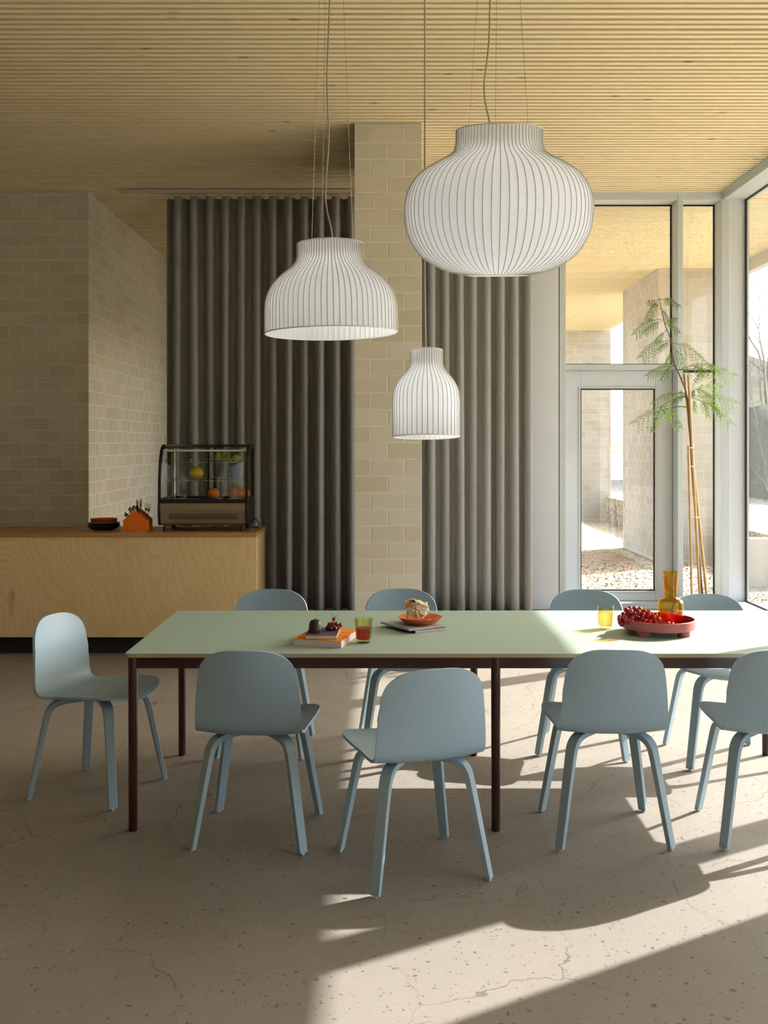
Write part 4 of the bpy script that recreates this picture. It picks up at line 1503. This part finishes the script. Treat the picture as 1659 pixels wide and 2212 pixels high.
cpp = empty('crumpled_paper', (0.148, 4.765, bz + 0.0062))
cpp.scale = (1.12, 1.0, 1.32)
tag(cpp, 'crumpled tan baking paper standing in the terracotta bowl', 'paper')
o = link(bpy.data.objects.new('crumpled_body', crumple('crumpled_body', None, (0.030, 0.026, 0.030), 4.2, None, 'paper_white', 0.62, 4)), cpp)
o.location = (0.012, 0, 0)
o = link(bpy.data.objects.new('crumpled_fold', crumple('crumpled_fold', None, (0.016, 0.018, 0.022), 9.7, None, 'paper', 0.6, 3)), cpp)
o.location = (-0.022, -0.004, 0)
o = link(bpy.data.objects.new('crumpled_scrap', crumple('crumpled_scrap', None, (0.010, 0.010, 0.007), 2.2, None, 'paper_white', 0.5, 2)), cpp)
o.location = (0.052, -0.022, 0)
# the flap: a folded sheet with crinkles
nu, nv = 18, 12
vs, fs = [], []
for j in range(nv + 1):
    for i in range(nu + 1):
        u, v = i / nu, j / nv
        x = -0.046 + 0.098 * u
        ridge = 1 - abs(u - 0.42) * 1.5
        z = 0.066 + 0.024 * ridge + (0.012 if u > 0.42 else -0.004) * (v - 0.5)
        z -= 0.040 * (v - 0.15) ** 2 + 0.010 * u
        y_ = -0.026 + 0.045 * v + 0.006 * math.sin(u * 9)
        q = mnoise.noise(Vector((u * 5, v * 5, 1.3)))
        z += 0.0065 * q + 0.004 * mnoise.noise(Vector((u * 11, v * 11, 4)))
        x += 0.004 * mnoise.noise(Vector((u * 6, v * 6, 8)))
        vs.append((x, y_, z))
for j in range(nv):
    for i in range(nu):
        a = j * (nu + 1) + i
        fs.append((a, a + 1, a + nu + 2, a + nu + 1))
o = MB().add(vs, fs).build('flap', 'paper', cpp)
o.modifiers.new('thickness', 'SOLIDIFY').thickness = 0.0006
# neck of twisted paper that carries the flap
m = MB()
vs, fs = [], []
for j in range(9):
    for k in range(12):
        a = 2 * math.pi * k / 12
        v = j / 8
        r = 0.017 + 0.010 * abs(v - 0.35) + 0.004 * mnoise.noise(Vector((math.cos(a) * 2, math.sin(a) * 2, v * 4)))
        vs.append((0.0 + r * 1.25 * math.cos(a) + 0.004 * v, r * math.sin(a), 0.026 + 0.046 * v))
for j in range(8):
    for k in range(12):
        b = (k + 1) % 12
        fs.append((j * 12 + k, j * 12 + b, (j + 1) * 12 + b, (j + 1) * 12 + k))
MB().add(vs, fs).build('twist', 'paper', cpp)

# chocolate teacake
tc = empty('teacake', (-0.294, 4.41, TZ + 0.0472))
tag(tc, 'dark chocolate domed teacake standing on the dark blue book', 'cake')
MB().lathe([(0, 0), (0.027, 0), (0.0285, 0.003), (0.0275, 0.009), (0.0285, 0.013), (0.0275, 0.018), (0.0262, 0.034), (0.0235, 0.045), (0.018, 0.0515), (0.009, 0.0545), (0, 0.0552)], 28).build('dome', 'chocolate', tc, smooth=True, sharp=60)
MB().tube([(0, 0, 0.054), (0.001, 0, 0.058), (0.0035, 0, 0.061)], [0.003, 0.0014, 0.0004], 6).build('chocolate_tip', 'chocolate', tc, smooth=True)

grape_me = MB().lathe([(0, 0)] + [(0.0095 * math.sin(math.pi * i / 9), 0.0108 * (1 - math.cos(math.pi * i / 9))) for i in range(1, 9)] + [(0, 0.0216)], 12)


def bunch(name, loc, spots, mat, label, stems, scale=1.0):
    root = empty(name, loc)
    tag(root, label, 'grapes')
    gm = grape_me.mesh('grape', mat, smooth=True, sharp=180)
    rng = random.Random(len(spots))
    for x, y_, z in spots:
        g = link(bpy.data.objects.new('grape', gm), root)
        s = scale * rng.uniform(0.88, 1.08)
        g.scale = (s, s, s)
        q = Quaternion((rng.uniform(-1, 1), rng.uniform(-1, 1), rng.uniform(-.3, .3)), rng.uniform(-0.9, 0.9))
        g.rotation_mode = 'QUATERNION'
        g.rotation_quaternion = q
        g.location = Vector((x, y_, z)) - q @ Vector((0, 0, 0.0108 * s))
    for st in stems:
        MB().tube(catmull(st, 4), 0.0013, 5).build('stalk', 'stem', root, smooth=True)
    return root


bunch('grape_bunch', (-0.218, 4.465, TZ + 0.0472),
      [(-0.026, -0.004, 0.0105), (-0.009, -0.016, 0.0105), (0.009, -0.018, 0.0105), (0.020, 0.0, 0.0115), (0.0, 0.006, 0.0105), (-0.015, 0.008, 0.012), (0.029, 0.006, 0.020),
       (-0.018, -0.006, 0.026), (-0.003, -0.006, 0.028), (0.013, -0.004, 0.027), (0.002, 0.0, 0.0475)], 'grape_dark',
      'small bunch of dark red grapes on the dark blue book',
      [[(0, 0, 0.03), (0.002, 0, 0.055), (-0.006, 0, 0.066), (-0.014, 0, 0.076)], [(0.002, 0, 0.052), (0.009, 0, 0.058), (0.010, 0, 0.066)], [(0.002, 0, 0.046), (0.010, 0, 0.047), (0.013, 0, 0.05)]], 1.0)


def tumbler(name, loc, mat, liquid, level, label):
    o = empty(name, loc)
    tag(o, label, 'glass', 'drinking glasses on the table')
    outer = [(0, 0), (0.027, 0), (0.0285, 0.003), (0.0275, 0.009), (0.0305, 0.0125), (0.0325, 0.02), (0.0385, 0.102), (0.0385, 0.1035)]
    inner = [(0.0365, 0.1035), (0.0362, 0.101), (0.0305, 0.0215), (0.028, 0.0155), (0, 0.014)]
    MB().lathe(outer + inner, 48).build('glass_body', mat, o, smooth=True, sharp=50)
    rl = 0.0303 + (level - 0.0215) / 0.08 * 0.0057
    MB().lathe([(0, 0.0146), (0.0272, 0.0161), (0.0298, 0.022), (rl, level), (0, level)], 48).build('drink', liquid, o, smooth=True, sharp=50)
    return o


tumbler('drinking_glass', (-0.088, 4.43, TZ), 'smoke_amber_glass', 'red_drink', 0.064, 'amber glass half full of red drink beside the orange book')
tumbler('drinking_glass', (1.021, 4.76, TZ), 'pale_amber_glass', 'amber_drink', 0.078, 'pale amber glass of yellow drink left of the red tray')

# tray on four round feet
ty = empty('serving_tray', (1.236, 4.66, TZ))
tag(ty, 'round dusty red tray on cylinder feet holding grapes and carafe', 'tray')
MB().lathe([(0, 0.026), (0.160, 0.026), (0.1625, 0.0285), (0.1625, 0.0655), (0.161, 0.067), (0.1575, 0.067), (0.156, 0.0655), (0.156, 0.034), (0.153, 0.032), (0, 0.032)], 72).build('dish', 'tray_red', ty, smooth=True, sharp=40)
for a in (45, 135, 225, 315):
    MB().lathe([(0, 0), (0.0265, 0), (0.0275, 0.001), (0.0275, 0.026), (0, 0.026)], 28, (0.128 * math.cos(R(a)), 0.128 * math.sin(R(a)), 0)).build('foot', 'tray_red', ty, smooth=True, sharp=40)

# grapes heaped in the tray and hanging over its rim
rng = random.Random(12)
spots = []
tries = 0
while len(spots) < 84 and tries < 20000:
    tries += 1
    u = rng.random()
    x = -0.165 + 0.215 * u
    hmax = 0.072 * max(0.12, 1 - ((u - 0.28) / 0.62) ** 2)
    y_ = rng.uniform(-0.055, 0.045) * (1 - 0.35 * u) - 0.02
    z = 0.0108 + rng.random() * hmax
    if x < -0.112:
        z = max(z, 0.047) - 0.03 * (1 if x < -0.145 and rng.random() < 0.6 else 0)
        if -0.150 < x < -0.112 and z < 0.046:
            continue
    else:
        # stay inside the tray wall
        if (x ** 2 + y_ ** 2) > 0.142 ** 2 and z < 0.046:
            continue
    if (x - 0.066) ** 2 + (y_ - 0.03) ** 2 < 0.0705 ** 2:
        continue
    if all((x - a) ** 2 + (y_ - b) ** 2 + (z - c_) ** 2 > 0.0166 ** 2 for a, b, c_ in spots):
        spots.append((x, y_, z))
spots += [(-0.178, -0.03, 0.022), (-0.183, -0.045, 0.036), (-0.176, -0.05, 0.016), (-0.175, -0.012, 0.040)]
bunch('grape_bunch', (1.236, 4.66, TZ + 0.032), spots, 'grape_red', 'large bunch of red grapes heaped in the red tray',
      [[(0.06, -0.01, 0.02), (0.0, -0.012, 0.04), (-0.07, -0.014, 0.05), (-0.15, -0.03, 0.045)], [(-0.06, -0.013, 0.05), (-0.05, 0.01, 0.07)]], 1.12)

# carafe
cf = empty('carafe', (1.302, 4.69, TZ + 0.0322))
tag(cf, 'amber glass carafe with red drink standing in the red tray', 'carafe')
outer = [(0, 0), (0.050, 0), (0.0555, 0.004), (0.0575, 0.012), (0.0575, 0.098), (0.0555, 0.107), (0.048, 0.114), (0.036, 0.118), (0.0295, 0.124), (0.0285, 0.132), (0.0335, 0.218), (0.034, 0.222)]
inner = [(0.0315, 0.222), (0.031, 0.217), (0.026, 0.132), (0.0272, 0.122), (0.035, 0.1155), (0.047, 0.1110), (0.0535, 0.1045), (0.0550, 0.097), (0.0550, 0.013), (0.053, 0.006), (0, 0.005)]
MB().lathe(outer + inner, 56).build('carafe_body', 'amber_glass', cf, smooth=True, sharp=50)
MB().lathe([(0, 0.0056), (0.0525, 0.0066), (0.0544, 0.0135), (0.0544, 0.056), (0, 0.056)], 48).build('drink', 'red_drink', cf, smooth=True, sharp=50)
st = [(0, 0.150), (0.024, 0.150), (0.0262, 0.156), (0.0300, 0.214), (0.0345, 0.226), (0.0355, 0.232), (0.0350, 0.242), (0.0325, 0.243), (0.0320, 0.233), (0.0275, 0.215), (0.0240, 0.160), (0, 0.156)]
MB().lathe(st, 48).build('stopper_cup', 'amber_glass', cf, smooth=True, sharp=50)

# ------------------------------------------------------------------ potted tree in the corner
pt = empty('potted_tree', (2.63, 8.6, 0))
tag(pt, 'tall slender potted tree with feathery leaves tied to bamboo stakes', 'plant')
MB().lathe([(0, 0), (0.13, 0), (0.14, 0.01), (0.17, 0.25), (0.185, 0.255), (0.185, 0.29), (0.17, 0.29), (0.158, 0.255), (0, 0.25)], 36).build('pot', 'pot', pt, smooth=True, sharp=40)
MB().lathe([(0, 0.262), (0.158, 0.256), (0.15, 0.262)], 24).build('soil', 'soil', pt)
PS = FPX / 8.6


def P(px, py, dy=0.0):
    """photo-frame estimate of a point on the plant, expressed in the plant's own metres"""
    s = FPX / (8.6 + dy)
    return Vector(((px - 829.5) / s - 2.63, dy, EYE + (960 - py) / s))


def stake(top, bot, r):
    n = 9
    pts, rr = [], []
    for i in range(n * 3 + 1):
        t = i / (n * 3)
        pts.append(bot.lerp(top, t))
        rr.append(r * (1.18 if i % 3 == 0 and 0 < i < n * 3 else 1.0))
    MB().tube(pts, rr, 8).build('bamboo_stake', 'bamboo', pt, smooth=True, sharp=60)


B0 = Vector((0.0, 0, 0.2))
stake(P(1478, 808, 0.03), P(1524, 1300, 0.03) + Vector((0.02, 0, -0.05)), 0.0105)
stake(P(1487, 810, -0.01), P(1512, 1300, -0.01), 0.0105)
stake(P(1487, 962, -0.04), P(1500, 1300, -0.04) + Vector((-0.02, 0, -0.05)), 0.009)
trunk = catmull([Vector((0.03, 0.01, 0.24)), P(1508, 1180), P(1497, 1040), P(1490, 930), P(1484, 857), P(1470, 815), P(1455, 780), P(1449, 735), P(1436, 700), P(1428, 664), P(1424, 640)], 4)
MB().tube(trunk, [0.011 - 0.009 * (i / (len(trunk) - 1)) for i in range(len(trunk))], 7).build('trunk', 'twig', pt, smooth=True)
for py in (1008, 1118, 968):
    c_ = P(1489 + (py - 968) * 0.085, py)
    m = MB()
    ring = [(c_.x + 0.026 * math.cos(k * R(36)), c_.y + 0.038 * math.sin(k * R(36)), c_.z + 0.004 * (k % 2)) for k in range(11)]
    m.tube(ring, 0.0035, 5)
    m.tube([c_ + Vector((0.02, -0.03, 0)), c_ + Vector((0.04, -0.045, -0.02))], 0.003, 5)
    m.build('tie', 'tie', pt)


def frond(base, tip, sag, seed, parts=9):
    """twice-divided leaf drawn from base to tip, arching up then hanging"""
    rng = random.Random(seed)
    base, tip = Vector(base), Vector(tip)
    d = tip - base
    L = d.length
    mid = base.lerp(tip, 0.5) + Vector((0, 0, sag))
    rach = []
    n = 16
    for i in range(n + 1):
        t = i / n
        rach.append(base * (1 - t) ** 2 + mid * 2 * t * (1 - t) + tip * t * t)
    m = MB()
    m.tube(rach, [0.0024 - 0.0016 * i / n for i in range(n + 1)], 4, cap=False)
    depth = Vector((0, 1, 0))
    for k in range(parts):
        t = 0.22 + 0.78 * (k + 0.4) / parts
        f = t * n
        i = min(int(f), n - 1)
        p = rach[i].lerp(rach[i + 1], f - i)
        ax = (rach[i + 1] - rach[i]).normalized()
        side = ax.cross(depth)
        if side.length < 0.1:
            side = Vector((0, 0, 1))
        side.normalize()
        pl = (0.066 + 0.042 * math.sin(math.pi * (0.25 + 0.75 * k / parts))) * min(1.0, L / 0.38) * rng.uniform(0.8, 1.15)
        for sgn in (-1, 1):
            tilt = Vector((0, rng.uniform(-0.55, 0.55), -0.25))
            pd = (ax * 0.75 + side * sgn * 0.8 + tilt).normalized()
            lobes = 5
            q0 = p
            for l in range(1, lobes + 1):
                c_ = p + pd * pl * (l / lobes) + Vector((0, 0, -0.32 * pl * (l / lobes) ** 2))
                w = 0.0032 * (1 - 0.6 * l / lobes)
                nrm = pd.cross(Vector((rng.uniform(-.4, .4), 1, rng.uniform(-.4, .4)))).normalized()
                m.add([q0 + nrm * w, q0 - nrm * w, c_ - nrm * w * 0.6, c_ + nrm * w * 0.6], [(0, 1, 2, 3)])
                # side lobes
                if l < lobes:
                    for sg in (-1, 1):
                        ld = (pd * 0.85 + nrm * sg * 0.75).normalized()
                        ll = pl * 0.30 * (1 - 0.5 * l / lobes)
                        wv = Vector((0, 1, 0)).cross(ld).normalized() * 0.0024
                        m.add([c_, c_ + ld * ll * 0.5 + wv, c_ + ld * ll, c_ + ld * ll * 0.5 - wv], [(0, 1, 2, 3)])
                q0 = c_
    return m.build('frond', 'leaf', pt)


FR = [((1424, 645), (1398, 690), .02, .0), ((1424, 648), (1466, 662), .05, -.05), ((1427, 665), (1446, 700), .03, .04), ((1428, 668), (1400, 650), .02, .08),
      ((1430, 690), (1372, 722), .07, -.04), ((1432, 692), (1394, 718), .02, .10), ((1436, 700), (1466, 720), .04, .05), ((1436, 700), (1462, 690), .03, -.1), ((1440, 712), (1416, 740), .01, .03),
      ((1450, 735), (1386, 772), .07, -.05), ((1450, 737), (1424, 756), .02, .07), ((1449, 740), (1520, 782), .07, .03), ((1452, 745), (1482, 806), .04, -.06), ((1455, 752), (1440, 786), .0, .1),
      ((1458, 790), (1398, 812), .04, .04), ((1457, 788), (1428, 822), .04, -.04),
      ((1466, 800), (1588, 812), .07, .02), ((1490, 788), (1530, 812), .03, -.08), ((1520, 786), (1556, 806), .03, -.03),
      ((1484, 850), (1412, 872), .06, .05), ((1482, 856), (1456, 868), .03, -.06), ((1480, 860), (1470, 845), .02, .09),
      ((1482, 878), (1374, 914), .07, -.02), ((1430, 878), (1410, 932), .04, -.08), ((1430, 876), (1470, 926), .06, -.04), ((1426, 880), (1444, 905), .02, .03),
      ((1488, 850), (1556, 840), .06, .03), ((1500, 840), (1496, 858), .03, -.06), ((1495, 838), (1540, 868), .05, -.02), ((1490, 862), (1586, 872), .06, .05), ((1500, 862), (1576, 914), .07, -.03), ((1498, 864), (1502, 892), .05, .06), ((1510, 862), (1530, 900), .04, .02), ((1530, 872), (1560, 900), .04, -.06), ((1496, 835), (1518, 806), .02, .04)]
for i, (a, b, sag, dy) in enumerate(FR):
    frond(P(*a), P(b[0], b[1], dy), sag, i + 1, 8 if abs(b[0] - a[0]) > 40 else 6)
# side twigs that carry the longer leaves
for a, b in (((1463, 800), (1545, 784)), ((1484, 857), (1424, 880)), ((1484, 880), (1440, 884)), ((1486, 860), (1520, 858))):
    MB().tube([P(*a), P((a[0] + b[0]) / 2, (a[1] + b[1]) / 2 - 5), P(*b)], [0.003, 0.0025, 0.0015], 5).build('twig', 'twig', pt, smooth=True)
